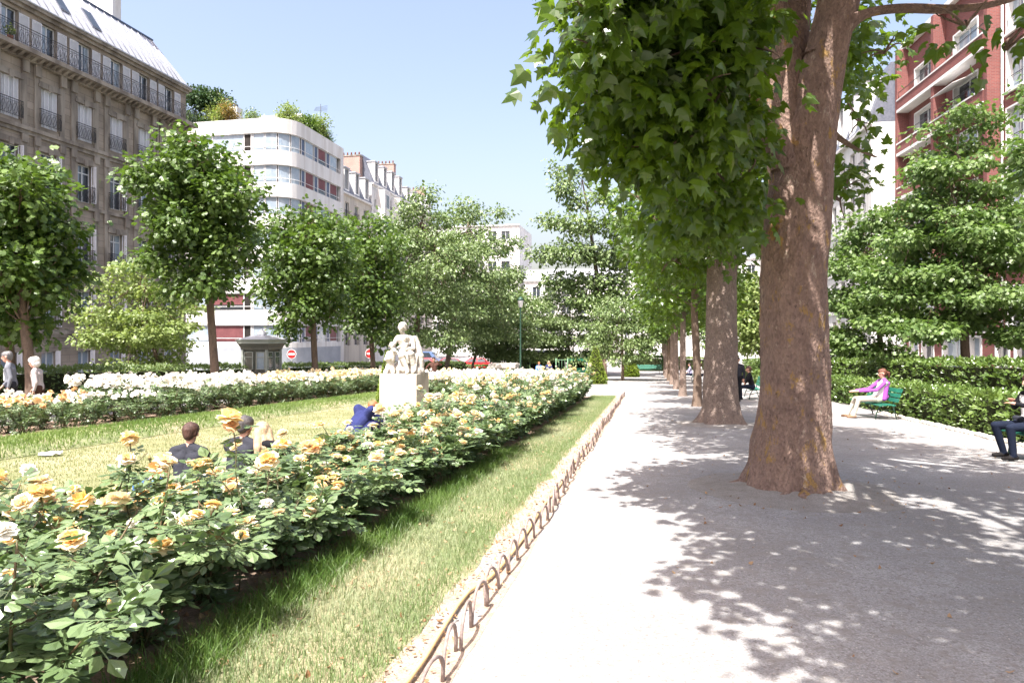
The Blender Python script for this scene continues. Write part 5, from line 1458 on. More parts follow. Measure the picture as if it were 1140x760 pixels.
# --- brick apartment block (right)
ang = math.atan2(-.996, .06)
Br = thing('brick_block', 'red brick apartment block with white slabs and recessed balconies', 'building', (17.0, 50.0, -2.6), ang)
zf = 2.6
LB_ = 24.0
win_rows = [zf + z for z in (-1.4, 1.85, 4.9, 7.85, 10.75, 13.7, 16.6)]
TOPB = zf + 20.6
cols = [12.3, 16.2, 19.6, 22.4]
holes = []
for x in cols:
    for r in win_rows[1:]: holes.append((x - .7, x + .7, r, r + 2.05))
gcols = [(1.2, 1.2), (3.1, 1.5), (6.2, 2.3), (8.6, 1.2), (11.2, 1.1), (13.4, 2.2), (16.5, 1.3), (20, 2.2)]
for x, w_ in gcols: holes.append((x - w_ / 2, x + w_ / 2, zf - 1.4, zf + 1.4))
lcols = [2.6, 7.6]                                                    # loggia columns with a deep balcony
for x in lcols:
    for r in win_rows[1:]: holes.append((x - 1.25, x + 1.25, r, r + 2.1))
k = MB(); wall_holes(k, 0, LB_, 0, TOPB, holes, MT['brick'], 0, .3, MT['white_paint'])
for xx in (0, LB_): k.add([(xx, 0, 0), (xx, 14, 0), (xx, 14, TOPB), (xx, 0, TOPB)], [(0, 1, 2, 3)], MT['brick'])
k.add([(0, 14, 0), (LB_, 14, 0), (LB_, 14, TOPB), (0, 14, TOPB)], [(0, 1, 2, 3)], MT['brick'])
k.add([(0, 0, TOPB - .02), (LB_, 0, TOPB - .02), (LB_, 14, TOPB - .02), (0, 14, TOPB - .02)], [(0, 1, 2, 3)], MT['pave'])
k.build('wall', Br)
k = MB(); k.box(-.1, LB_ + .1, -.35, -.004, TOPB - .05, TOPB + .25, MT['white_paint']); k.build('cornice', Br); k = MB(); k.box(-.05, LB_ + .05, -.12, -.004, zf + 1.62, zf + 1.8, MT['white_paint']); k.build('string_course', Br)
def brick_window(x, z, w_, h, rail=True, y=.22):
    o = obj('window', frame_mesh(w_, h, MT['frame'], 1, .07), Br, (x, y, z)); obj('pane', pane_mesh(w_, h, MT['glass'] if rnd.random() < .6 else MT['glass_blue']), o)
    k = MB(); t_ = .09
    k.box(-w_ / 2 - t_, -w_ / 2 - .002, -y - .05, -y - .003, -.02, h + t_, MT['white_paint']); k.box(w_ / 2 + .002, w_ / 2 + t_, -y - .05, -y - .003, -.02, h + t_, MT['white_paint'])
    k.box(-w_ / 2 - .002, w_ / 2 + .002, -y - .05, -y - .003, h + .002, h + t_, MT['white_paint']); k.box(-w_ / 2 - t_, w_ / 2 + t_, -y - .14, -y - .003, -.14, -.022, MT['white_paint'])
    k.build('surround', o)
    if rail: obj('railing', rail_mesh(w_ - .04, .62, MT['iron'], 10, False), o, (0, -y - .02, .05))
for x in cols:
    for r in win_rows[1:]: brick_window(x, r, 1.4, 2.05)
for x, w_ in gcols: brick_window(x, zf - 1.4, w_, 2.8, False)
for x in lcols:
    for r in win_rows[1:]: brick_window(x, r, 2.5, 2.1, False)
# projecting brick balconies with white slabs, in two stacks; soffits bright
for x0, x1 in ((.3, 10.8),):
    for i, r in enumerate(win_rows[2:]):
        k = MB(); out_ = .75
        k.box(x0, x1, -out_, -.004, r - .34, r - .16, MT['white_paint'])
        k.box(x0 + .02, x1 - .02, -out_ + .02, -out_ + .16, r - .16, r + .42, MT['brick']); k.box(x0 + .02, x0 + .16, -out_ + .16, -.004, r - .16, r + .42, MT['brick']); k.box(x1 - .16, x1 - .02, -out_ + .16, -.004, r - .16, r + .42, MT['brick'])
        k.box(x0, x1, -out_ - .02, -out_ + .2, r + .42, r + .5, MT['white_paint'])
        o = k.build('balcony', Br)
        obj('railing', rail_mesh(x1 - x0 - .2, .5, MT['iron'], 1.2, False), o, ((x0 + x1) / 2, -out_ + .1, r + .5))
for xx in (.15, 5.2, 10.95):
    k = MB(); k.box(xx - .16, xx + .16, -.7, -.004, zf + 4.5, TOPB - .1, MT['brick']); k.build('pier', Br)
k = MB(); k.tube([(11.3, -.08, zf - 1), (11.3, -.08, TOPB - .2)], .06, MT['white_paint'], 6); k.build('drainpipe', Br)
k = MB()
for r in (win_rows[5],): k.add([(6.3, -.02, r + 2.0), (8.9, -.02, r + 2.0), (8.9, -1.3, r + 1.5), (6.3, -1.3, r + 1.5), (6.3, -.02, r + 2.03), (8.9, -.02, r + 2.03), (8.9, -1.3, r + 1.53), (6.3, -1.3, r + 1.53)], [(0, 1, 2, 3), (4, 5, 6, 7), (0, 1, 5, 4), (1, 2, 6, 5), (2, 3, 7, 6), (3, 0, 4, 7)], MT['white_paint'])
k.build('awning', Br)
# white mansard house beyond the brick block
zg = gzb(62)
simple_block('white_house', 'white house with a slate mansard seen right of the big plane trunk', (14.9, 64.0, zg), -pi / 2, 13.8, 11, 5, -zg + .4, 3.1, 2.1, 1.15, 2.5, MT['render_white'], MT['slate'], 4.0, 1.2, 5, True)
zg = gzb(76)
simple_block('cream_house', 'cream house farthest along the right street', (14.7, 96.0, zg), -pi / 2, 15, 11, 5, -zg + .4, 3.0, 2.0, 1.1, 2.5, MT['render_cream'], MT['slate'], 3.0, 1.2, 4, True)

# ------------------------------------------------------------------ statue
st = Vector((-5.88, 16.0, gz(16.0)))
S = thing('statue', 'white stone statue of a seated mother and child on a square pedestal', 'statue', st)
k = MB(); k.box(-.66, .66, -.66, .66, -.05, .20, MT['stone_white']); k.build('plinth', S, bevel=.012)
k = MB(); k.box(-.47, .47, -.47, .47, .2, 1.22, MT['stone_white']); k.build('pedestal', S, bevel=.012)

def head_caps(hc, f, u, m='skin', s=1.0, face=True, eye='eye', lip='lip'):
    hc = Vector(hc); f = Vector(f).normalized(); u = Vector(u); u = (u - f * u.dot(f)).normalized(); r = f.cross(u)
    L = [(hc + u * .035 * s - f * .015 * s, hc + u * .04 * s + f * .015 * s, .088 * s, .082 * s, m), (hc + f * .03 * s - u * .01 * s, hc + f * .042 * s - u * .075 * s, .066 * s, .042 * s, m)]
    if face:
        L += [(hc + f * .09 * s + u * .02 * s, hc + f * .108 * s - u * .022 * s, .011 * s, .016 * s, m)]
        for q in (-1, 1):
            L += [(hc + r * q * .088 * s + u * .01 * s, hc + r * q * .092 * s - u * .025 * s, .016 * s, .012 * s, m)]
            L += [(hc + f * .082 * s + r * q * .034 * s + u * .018 * s, hc + f * .083 * s + r * q * .036 * s + u * .018 * s, .0135 * s, .0135 * s, eye)]
        L += [(hc + f * .082 * s - r * .02 * s - u * .05 * s, hc + f * .082 * s + r * .02 * s - u * .05 * s, .0115 * s, .0115 * s, lip)]
    return L

# the sculpture: mother seated on a rock, one child leaning in at her left, another in her lap
sm = 'stone_white'
def V3(*a): return Vector(a)
caps = [((-.30, 0, .05), (.30, .05, .05), .17, .2, sm), ((-.1, .1, .1), (.22, .12, .26), .24, .24, sm), ((.0, -.1, .02), (.33, -.12, .04), .14, .15, sm), ((-.36, -.12, .03), (-.36, .1, .05), .12, .14, sm)]
caps += [((.08, .05, .40), (.05, .04, .62), .17, .15, sm), ((.05, .03, .62), (.0, -.02, .86), .145, .15, sm), ((-.14, -.02, .90), (.15, .0, .89), .075, .075, sm), ((0, -.03, .93), (-.01, -.06, 1.03), .06, .055, sm)]
caps += head_caps((-.02, -.08, 1.12), (-.25, -1, -.25), (0, 0, 1), sm, 1.0, True, sm, sm) + [((-.02, -.0, 1.2), (-.02, -.06, 1.21), .10, .085, sm), ((-.02, .05, 1.15), (-.01, .10, 1.12), .07, .06, sm)]
caps += [((.16, .02, .44), (.25, -.26, .50), .12, .095, sm), ((.25, -.26, .50), (.33, -.22, .12), .09, .06, sm), ((.33, -.2, .1), (.34, -.36, .06), .055, .04, sm), ((-.02, .02, .42), (.06, -.30, .46), .12, .095, sm), ((.06, -.3, .46), (.20, -.30, .10), .085, .055, sm), ((.2, -.3, .08), (.22, -.42, .05), .05, .035, sm)]
caps += [((.20, .0, .87), (.27, -.1, .64), .07, .055, sm), ((.27, -.1, .64), (.08, -.26, .62), .052, .04, sm), ((-.18, -.02, .87), (-.24, -.16, .66), .065, .05, sm), ((-.24, -.16, .66), (-.12, -.28, .58), .05, .038, sm)]
# drapery folds
for i in range(7):
    a = i / 6; caps.append(((-.06 + .38 * a, -.02, .5), (-.02 + .40 * a, -.30 + .05 * math.sin(i * 2), .10), .05, .035, sm))
caps += [((.22, .12, .86), (.34, .08, .44), .09, .13, sm), ((.34, .08, .44), (.36, .05, .1), .12, .12, sm)]
# child in the lap
caps += [((.05, -.22, .56), (.12, -.20, .74), .085, .075, sm)] + head_caps((.14, -.22, .87), (-.6, -1, 0), (0, 0, 1), sm, .72, True, sm, sm) + [((.05, -.25, .55), (.2, -.38, .48), .055, .045, sm), ((.2, -.38, .48), (.24, -.38, .3), .04, .03, sm), ((.08, -.24, .72), (-.06, -.26, .66), .035, .03, sm)]
# standing child on the left, leaning on her knee
caps += [((-.28, -.16, .12), (-.27, -.17, .34), .085, .095, sm), ((-.27, -.17, .34), (-.22, -.16, .54), .10, .085, sm), ((-.33, -.18, .52), (-.14, -.15, .54), .05, .05, sm)] + head_caps((-.22, -.2, .70), (.5, -1, .1), (0, 0, 1), sm, .78, True, sm, sm)
caps += [((-.33, -.18, .52), (-.38, -.24, .36), .045, .035, sm), ((-.38, -.24, .36), (-.2, -.32, .4), .035, .03, sm), ((-.32, -.18, .2), (-.33, -.3, .05), .06, .045, sm), ((-.22, -.2, .2), (-.16, -.32, .05), .06, .045, sm), ((-.12, -.18, .52), (.02, -.28, .5), .04, .03, sm)]
obj('sculpture', fuse('sculpture', caps, .012, 1, .011), S, (-.02, .02, 1.2), None, (1.04, 1.04, .99))

# ------------------------------------------------------------------ people
def hand_caps(w, d, side, m='skin', curl=.35):
    """palm and five fingers from wrist w along d"""
    w = Vector(w); d = Vector(d).normalized(); s = d.cross(Vector((0, 0, 1)))
    s = s.normalized() if s.length > .1 else Vector((1, 0, 0)); n = s.cross(d); s = s * side
    L = [(w, w + d * .05, .026, .024, m), (w + s * .02 + d * .03, w + d * .078 + s * .022, .017, .015, m), (w - s * .02 + d * .03, w + d * .075 - s * .022, .017, .014, m)]
    for i, (o, ln) in enumerate(((.031, .068), (.011, .078), (-.010, .072), (-.030, .056))):
        b = w + d * .078 + s * o; mid = b + d * ln * .55 - n * ln * .12; tip = b + d * ln * .92 - n * ln * curl
        L += [(b, mid, .0092, .0085, m), (mid, tip, .0085, .0072, m)]
    L += [(w + d * .02 + s * .024, w + d * .052 + s * .052, .0115, .010, m), (w + d * .052 + s * .052, w + d * .082 + s * .055, .010, .0085, m)]
    return L

def person(label, loc, rz, J, top, legs, shoe, hair, hairstyle, voxel=.011, scale=1.0, group=None, sleeve=None, cardigan=None, extra=None, bulk=1.0, foot_dir=None):
    """J: joints in local metres, figure facing -y"""
    t = thing('person', label, 'person', loc, rz, group)
    t.scale = (scale,) * 3
    q = {a: Vector(b) for a, b in J.items()}
    sl = sleeve or top; w = bulk
    C = []
    pel, wai, che, nek, hd = q['pelvis'], q['waist'], q['chest'], q['neck'], q['head']
    side = Vector((1, 0, 0))
    if 'side' in q: side = q['side'].normalized()
    for s in (-1, 1):
        C += [(pel + side * s * .07, wai + side * s * .06, .115 * w, .105 * w, top), (wai + side * s * .06, che + side * s * .075, .105 * w, .112 * w, top), (che + side * s * .08, nek + side * s * .03 - (nek - che) * .35, .10 * w, .065, top)]
        C += [(pel + side * s * .085, pel + side * s * .09 + Vector((0, 0, -.03)), .118 * w, .115 * w, legs)]
        sh = q['sh_l'] if s > 0 else q['sh_r']; el = q['el_l'] if s > 0 else q['el_r']; wr = q['wr_l'] if s > 0 else q['wr_r']
        C += [(nek - (hd - nek) * .25 + side * s * .03, sh, .06, .062 * w, sl), (che + side * s * .09, sh - (nek - che) * .15, .095 * w, .07 * w, top), (sh, el, .062 * w, .048, sl), (el, el.lerp(wr, .86), .047, .036, sl), (el.lerp(wr, .8), wr, .030, .026, 'skin')]
        C += hand_caps(wr, wr - el, s)
        hp = q['hip_l'] if s > 0 else q['hip_r']; kn = q['kn_l'] if s > 0 else q['kn_r']; an = q['an_l'] if s > 0 else q['an_r']
        C += [(hp, kn, .095 * w, .064, legs), (kn, an, .064, .050, legs)]
        fd = (foot_dir or Vector((0, -1, 0)))
        C += [(an + Vector((0, 0, -.035)) - fd * .04, an + fd * .15 + Vector((0, 0, -.045)), .042, .034, shoe)]
    C += [(nek - (hd - nek) * .2, nek.lerp(hd, .6), .052, .048, 'skin')]
    f = q['face'].normalized(); u = q.get('up', Vector((0, 0, 1)))
    C += head_caps(hd, f, u)
    if extra: C += [(Vector(a), Vector(b), r0, r1, m) for a, b, r0, r1, m in extra]
    obj('body', fuse('body', C, voxel, 2), t)
    u = (u - f * u.dot(f)).normalized(); r = f.cross(u)
    Hh = [(hd + u * .055 - f * .03, hd + u * .058 + f * .012, .094, .086, hair), (hd - f * .05 + u * .02, hd - f * .052 - u * .03, .082, .062, hair)]
    for s in (-1, 1): Hh += [(hd + r * s * .05 + u * .05 - f * .03, hd + r * s * .062 - f * .025 - u * .005, .052, .036, hair)]
    if hairstyle == 'long':
        for s in (-1, 0, 1): Hh += [(hd - f * .05 + r * s * .06, hd - f * .085 + r * s * .085 - u * .2, .06, .05, hair), (hd - f * .085 + r * s * .085 - u * .2, hd - f * .07 + r * s * .09 - u * .33, .05, .03, hair)]
    if hairstyle == 'ponytail': Hh += [(hd - f * .115 + u * .02, hd - f * .165 - u * .02, .035, .042, hair), (hd - f * .165 - u * .02, hd - f * .16 - u * .13, .042, .018, hair)]
    if hairstyle == 'puffy': Hh += [(hd + u * .06 - f * .03, hd + u * .065 + f * .02, .115, .10, hair), (hd - f * .05 - u * .02, hd - f * .05, .105, .10, hair)] + [(hd + r * s * .075 + u * .03 - f * .01, hd + r * s * .08 - u * .03 - f * .02, .05, .05, hair) for s in (-1, 1)]
    obj('hair', fuse('hair', Hh, voxel * .9, 1, .006), t)
    return t

def J_stand(step=.16, arm=.1, bend=0.0):
    return dict(pelvis=(0, 0, .95), waist=(0, -.01 - bend * .1, 1.08), chest=(0, -bend * .3, 1.27), neck=(0, -bend * .5, 1.45), head=(0, -.02 - bend * .6, 1.585), face=(0, -1, -.08),
                sh_l=(.19, -bend * .3, 1.37), sh_r=(-.19, -bend * .3, 1.37), el_l=(.25, arm * .6, 1.10), el_r=(-.25, -arm, 1.10), wr_l=(.24, -.08 + arm, .87), wr_r=(-.24, -.16 - arm, .9),
                hip_l=(.09, 0, .9), hip_r=(-.09, 0, .9), kn_l=(.10, -step * .7, .5), kn_r=(-.10, step * .2, .48), an_l=(.10, -step, .09), an_r=(-.10, step * 1.3, .13))
def J_bench(lean=.06, reach=0, stretch=0):
    return dict(pelvis=(0, 0, .55), waist=(0, lean * .4, .70), chest=(0, lean, .90), neck=(0, lean * 1.1, 1.08), head=(0, lean * 1.1 - .03, 1.215), face=(0, -1, -.1),
                sh_l=(.18, lean, 1.01), sh_r=(-.18, lean, 1.01), el_l=(.22, lean - .12 - reach * .5, .78), el_r=(-.22, lean - .12 - reach * .5, .78), wr_l=(.10, -.26 - reach, .68 + reach * .2), wr_r=(-.10, -.26 - reach, .68 + reach * .2),
                hip_l=(.09, -.02, .53), hip_r=(-.09, -.02, .53), kn_l=(.12, -.46 - stretch * .3, .52), kn_r=(-.12, -.46 - stretch * .3, .52), an_l=(.12, -.44 - stretch, .09), an_r=(-.12, -.50 - stretch, .09))
def J_ground(lean=-.1):
    return dict(pelvis=(0, 0, .14), waist=(0, lean * .3, .29), chest=(0, lean, .48), neck=(0, lean * 1.4, .66), head=(0, lean * 1.5 - .02, .79), face=(0, -1, -.25),
                sh_l=(.19, lean, .58), sh_r=(-.19, lean, .58), el_l=(.27, lean - .16, .36), el_r=(-.27, lean - .16, .36), wr_l=(.14, -.38, .33), wr_r=(-.14, -.38, .33),
                hip_l=(.09, -.03, .13), hip_r=(-.09, -.03, .13), kn_l=(.19, -.40, .36), kn_r=(-.19, -.40, .36), an_l=(.13, -.62, .10), an_r=(-.13, -.62, .10))
def on_ground(x, y): return (x, y, gz(y) + .01)
# lawn sitters
p = at(207, 495, 7.6); person('person with short brown hair and charcoal shirt sitting on the lawn, seen from behind', on_ground(p.x, p.y), pi + .1, J_ground(-.06), 'c_charcoal', 'c_black', 'c_shoe', 'h_brown', 'short', .012, .9)
p = at(266, 490, 8.0); person('person with greying hair and dark jacket sitting on the lawn, seen from behind', on_ground(p.x, p.y), pi - .15, J_ground(-.06), 'c_charcoal', 'c_black', 'c_shoe', 'h_mix', 'short', .012, .95, bulk=1.15)
J = J_ground(.0); J['head'] = (.10, -.06, .74); J['neck'] = (.06, .02, .64); J['face'] = (.6, -.8, -.3)
p = at(298, 490, 8.0); person('person with long blond hair leaning on the dark jacketed neighbour on the lawn', on_ground(p.x, p.y), pi + .15, J, 'c_black', 'c_black', 'c_shoe', 'h_blond', 'long', .012, .93)
J = J_ground(-.28); J['head'] = (.06, -.52, .56); J['neck'] = (.04, -.40, .52); J['chest'] = (.02, -.26, .42); J['face'] = (.5, -1, -.4)
p = at(392, 470, 12.8); person('person in a blue top bending forward on the lawn before the statue', on_ground(p.x, p.y), pi - .5, J, 'c_blue', 'c_blue', 'c_shoe', 'h_ginger', 'short', .014, 1.05, bulk=1.1)
# the old couple walking behind the far roses
p = at(13, 395, 15.6); person('elderly person with grey hair in a grey jacket walking by the far roses', on_ground(p.x, p.y), -.95, J_stand(.14, .06, .12), 'c_grey', 'c_charcoal', 'c_shoe', 'h_grey', 'short', .012, .97, extra=[((0, -.13, 1.3), (0, -.135, 1.05), .03, .03, 'c_white')])
p = at(43, 395, 15.5); person('elderly person with white hair in a pale jacket walking by the far roses', on_ground(p.x, p.y), -1.1, J_stand(.12, .05, .14), 'c_pinkwhite', 'c_brown', 'c_shoe', 'h_white', 'puffy', .012, .89)
# bench sitters on the right
J = J_bench(.16, .30, .22); J['face'] = (0, -1, -.22)
bw = Vector((6.28, 20.7, gz(20.7)))
person('person with a brown ponytail and purple cardigan sitting on the green bench', (bw.x, bw.y, bw.z + .01), -pi / 2 + .12, J, 'c_white', 'c_beige', 'c_tan', 'h_auburn', 'ponytail', .011, 1.02, sleeve='c_purple', bulk=.92,
       extra=[((.13, .2, .95), (.13, .14, .55), .07, .075, 'c_purple'), ((-.13, .2, .95), (-.13, .14, .55), .07, .075, 'c_purple'), ((-.1, .24, .95), (.1, .24, .95), .07, .07, 'c_purple'), ((-.1, .2, .6), (.1, .2, .6), .07, .07, 'c_purple')])
J = J_bench(.0, 0, .08); J['el_l'] = (.26, -.14, .84); J['wr_l'] = (.06, -.30, .88); J['el_r'] = (-.25, -.1, .80); J['wr_r'] = (-.05, -.28, .92); J['kn_l'] = (.20, -.46, .52); J['an_l'] = (.18, -.40, .09); J['an_r'] = (-.14, -.34, .09)
person('person in dark jeans and black jacket sitting at the right picture edge', (6.17, 12.62, gz(12.6) + .01), -pi / 2 + .15, J, 'c_white', 'c_jeans', 'c_shoe', 'h_brown', 'short', .010, 1.04, sleeve='c_black',
       extra=[((.15, .06, .98), (.16, .03, .6), .085, .09, 'c_black'), ((-.15, .06, .98), (-.16, .03, .6), .085, .09, 'c_black'), ((0, .1, 1.0), (0, .1, .6), .12, .13, 'c_black'), ((-.16, -.14, .63), (.16, -.14, .63), .05, .05, 'c_charcoal')])
p = at(821, 400, 26); person('person in a dark top and grey trousers standing behind the second plane trunk', on_ground(p.x, p.y), -.4, J_stand(.1, .05), 'c_charcoal', 'c_black', 'c_shoe', 'h_dark', 'short', .016)
p = at(833, 400, 27.5); person('person in black sitting bent forward on the bench behind the plane trunks', on_ground(p.x + .15, p.y), -pi / 2, J_bench(-.1), 'c_black', 'c_jeans', 'c_shoe', 'h_brown', 'short', .016)
# far sitters
def far_sit(px, d, label, top, legs, hair, style='short', sc=1.0, rz=0.2, h=0):
    p = at(px, 400, d); person(label, (p.x, p.y, gz(p.y) + .01 + h), rz, J_bench(-.05), top, legs, 'c_shoe', hair, style, .02, sc)
far_sit(600, 52, 'person in a bright blue and white top sitting on the far low wall', 'c_sky', 'c_pinkwhite', 'h_ginger', 'short', 1.0)
far_sit(611, 52, 'person with blond hair in navy sitting on the far low wall', 'c_navy', 'c_navy', 'h_blond', 'long', 1.05)
far_sit(769, 50, 'person in lilac sitting far down the right side between the row trunks', 'c_lilac', 'c_jeans', 'h_dark', 'short', 1.0, -1.5)
far_sit(781, 48, 'person in white sitting far down the right side between the row trunks', 'c_white', 'c_jeans', 'h_brown', 'short', 1.0, -1.5)
J = J_stand(.1, 0); J['el_l'] = (.34, -.1, 1.30); J['wr_l'] = (.2, -.2, 1.5); J['el_r'] = (-.36, -.05, 1.2); J['wr_r'] = (-.42, -.12, .98)
p = at(483, 400, 33); person('person in a brown top standing among the roses right of the statue', on_ground(p.x, p.y), .3, J, 'c_brown', 'c_charcoal', 'c_shoe', 'h_dark', 'short', .018, .95)

# ------------------------------------------------------------------ benches and small things
def bench(label, loc, rz, m, length=1.8):
    t = thing('park_bench', label, 'bench', loc, rz)
    for s in range(4):
        k = MB(); y = .16 - s * .115; z = .44 - .012 * abs(1.2 - s)
        k.box(-length / 2, length / 2, y - .048, y + .048, z - .016, z + .016, MT[m]); k.build('seat_slat', t, bevel=.006)
    for s in range(3):
        k = MB(); z = .56 + s * .13
        vs = [(-length / 2, .24 + s * .045, z - .05), (length / 2, .24 + s * .045, z - .05), (length / 2, .275 + s * .045, z + .05), (-length / 2, .275 + s * .045, z + .05)]
        k.add(vs + [(a, b + .03, c) for a, b, c in vs], [(0, 1, 2, 3), (7, 6, 5, 4), (0, 4, 5, 1), (1, 5, 6, 2), (2, 6, 7, 3), (3, 7, 4, 0)], MT[m]); k.build('back_slat', t)
    for x in (-length / 2 + .22, length / 2 - .22):
        k = MB(); k.tube([(x, -.24, 0), (x, -.20, .22), (x, -.1, .40), (x, .18, .42)], .018, MT['dark_green'], 6); k.tube([(x, .34, 0), (x, .25, .3), (x, .26, .5), (x, .40, .9)], .018, MT['dark_green'], 6)
        k.tube([(x, -.2, .22), (x, .05, .28), (x, .26, .28)], .014, MT['dark_green'], 6); k.build('leg', t)
    return t
bench('green slatted bench under the person in purple', (6.30, 21.15, gz(21.1)), -pi / 2 + .12, 'bench_green', 1.9)
bench('dark green bench at the right picture edge under the person in jeans', (6.22, 12.15, gz(12.2)), -pi / 2 + .12, 'bench_green', 1.8)
p = at(838, 400, 28.5); bench('green bench behind the two stout plane trunks', on_ground(p.x, p.y), -pi / 2, 'bench_green', 1.8)
p = at(722, 400, 69); bench('turquoise green bench facing the viewer at the path end', on_ground(p.x, p.y), 0, 'bench_green', 2.6)
p = at(569, 400, 46); bench('dark slatted bench beside the white stone plinth', on_ground(p.x + .9, p.y), .9, 'dark_green', 1.8)
p = at(774, 400, 49.5); bench('bench between the row trunks far down the right side', on_ground(p.x, p.y), -pi / 2, 'dark_green', 2.2)
# stone edging along the low hedge
for i in range(46):
    k = MB(); V_ = []
    r0 = random.Random(i % 6 + 40)
    y = 12.2 + i * .235
    if i < 6:
        bm = bmesh.new(); bmesh.ops.create_icosphere(bm, subdivisions=2, radius=1)
        for v in bm.verts: v.co = v.co * (1 + .35 * noise.noise(v.co * 1.3 + Vector((i * 9, 0, 0)))); v.co.x *= .075; v.co.y *= .115; v.co.z *= .07
        me = bpy.data.meshes.new('edging_stone'); bm.to_mesh(me); bm.free(); me.materials.append(MT['stone_white'])
        for pl in me.polygons: pl.use_smooth = True
        if i == 0: stones = []
        stones.append(me)
    tag(obj('edging_stone', stones[i % 6], None, (6.98 + rnd.uniform(-.05, .05), y, gz(y) + .02), (rnd.uniform(-.2, .2), rnd.uniform(-.2, .2), rnd.uniform(-.4, .4))), 'rough pale stone edging the foot of the low laurel hedge', 'stone', 'stones edging the low hedge')
# kiosk
kx, ky = -16.45, 27.0
K = thing('kiosk', 'grey green park keeper kiosk with a flared cornice among the far roses', 'kiosk', (kx, ky, gz(ky)))
K.scale = (.93, .93, .93)
k = MB(); hw = .60
k.box(-hw - .05, hw + .05, -hw - .05, hw + .05, -.1, .22, MT['kiosk']); k.build('base', K)
k = MB()
for x in (-1, 1):
    for y in (-1, 1): k = MB(); k.box(x * hw - .05, x * hw + .05, y * hw - .05, y * hw + .05, .22, 2.05, MT['kiosk_light']); k.build('post', K)
k = MB()
k.box(-hw + .05, hw - .05, -hw + .03, hw - .03, .22, 1.05, MT['kiosk']); k.box(-hw + .05, hw - .05, -hw + .03, hw - .03, 1.05, 2.05, MT['kiosk'])
for x in (-.3, .3):
    k.box(x - .2, x + .2, -hw + .005, -hw + .029, .35, .95, MT['kiosk_light']); k.box(x - .17, x + .17, -hw - .004, -hw + .004, .40, .90, MT['kiosk'])
    k.box(hw - .029, hw - .005, x - .2, x + .2, .35, .95, MT['kiosk_light'])
for i in range(9): k.box(-.5 + i * .12, -.49 + i * .12, -hw + .018, -hw + .028, 1.1, 2.0, MT['dark_green'])
k.build('wall', K)
for x in (-.3, .3):
    obj('window', frame_mesh(.44, .82, MT['kiosk_light'], 0, .04, .7), K, (x, -hw - .03, 1.14)); obj('pane', pane_mesh(.44, .82, MT['glass_blue'] if x > 0 else MT['kiosk']), K, (x, -hw - .03, 1.14))
    obj('window', frame_mesh(.44, .82, MT['kiosk_light'], 0, .04, .7), K, (hw + .03, x, 1.14), (0, 0, pi / 2)); obj('pane', pane_mesh(.44, .82, MT['glass']), K, (hw + .03, x, 1.14), (0, 0, pi / 2))
k = MB()
for (r0, r1, z0, z1) in ((.66, .68, 2.05, 2.15), (.68, .77, 2.15, 2.34), (.80, .80, 2.34, 2.47), (.84, .85, 2.47, 2.53)):
    k.add([(-r0, -r0, z0), (r0, -r0, z0), (r0, r0, z0), (-r0, r0, z0), (-r1, -r1, z1), (r1, -r1, z1), (r1, r1, z1), (-r1, r1, z1)], [(0, 3, 2, 1), (4, 5, 6, 7), (0, 1, 5, 4), (1, 2, 6, 5), (2, 3, 7, 6), (3, 0, 4, 7)], MT['kiosk_light'] if z0 > 2.3 else MT['kiosk'])
k.build('cornice', K)
k = MB(); k.add([(-.8, -.8, 2.535), (.8, -.8, 2.535), (.8, .8, 2.535), (-.8, .8, 2.535), (-.25, -.25, 2.72), (.25, -.25, 2.72), (.25, .25, 2.72), (-.25, .25, 2.72)], [(0, 3, 2, 1), (4, 5, 6, 7), (0, 1, 5, 4), (1, 2, 6, 5), (2, 3, 7, 6), (3, 0, 4, 7)], MT['zinc']); k.lathe([(.2, 2.72), (.22, 2.78), (.16, 2.88), (.05, 2.95), (.02, 3.02)], MT['zinc'], 12); k.build('roof', K)
# road signs
def no_entry(label, px, py, d):
    p = at(px, py, d); b = Vector((p.x, p.y, gz(p.y))); t = thing('no_entry_sign', label, 'road sign', b, YAW * .5); h = p.z - b.z
    k = MB(); k.tube([(0, 0, -.1), (0, 0, h + .3)], .035, MT['sign_grey'], 8); k.build('pole', t)
    def disc(r, y0, y1, m): return MB().prism([(r * math.cos(i * pi / 16), h + r * math.sin(i * pi / 16)) for i in range(32)], 'y', y0, y1, m)
    k = disc(.33, -.06, -.042, MT['sign_white']); o = k.build('disc', t)
    k = disc(.30, -.066, -.061, MT['sign_red']); k.build('red_field', o)
    k = MB(); k.box(-.23, .23, -.072, -.067, h - .06, h + .06, MT['sign_white']); k.build('white_bar', o)
no_entry('red no entry sign standing free left of the statue', 412, 393.5, 47)
no_entry('red no entry sign half hidden by leaves right of the kiosk', 325, 394, 47)
# lamp post
p = at(579.5, 400, 48); b = Vector((p.x, p.y, gz(p.y))); t = thing('street_lamp', 'dark green lamp post rising into the pale leaves by the stone plinth', 'street lamp', b)
k = MB(); k.lathe([(.16, 0), (.15, .25), (.09, .5), (.065, .9), (.055, 5.0), (.07, 5.05), (.04, 5.2)], MT['dark_green'], 12); k.build('pole', t)
k = MB(); k.lathe([(.13, 5.2), (.21, 5.65), (.22, 5.67)], MT['sign_white'], 10); o = k.build('lantern', t); k = MB(); k.lathe([(.25, 5.68), (.16, 5.82), (.03, 5.95)], MT['dark_green'], 10); k.build('cap', o)
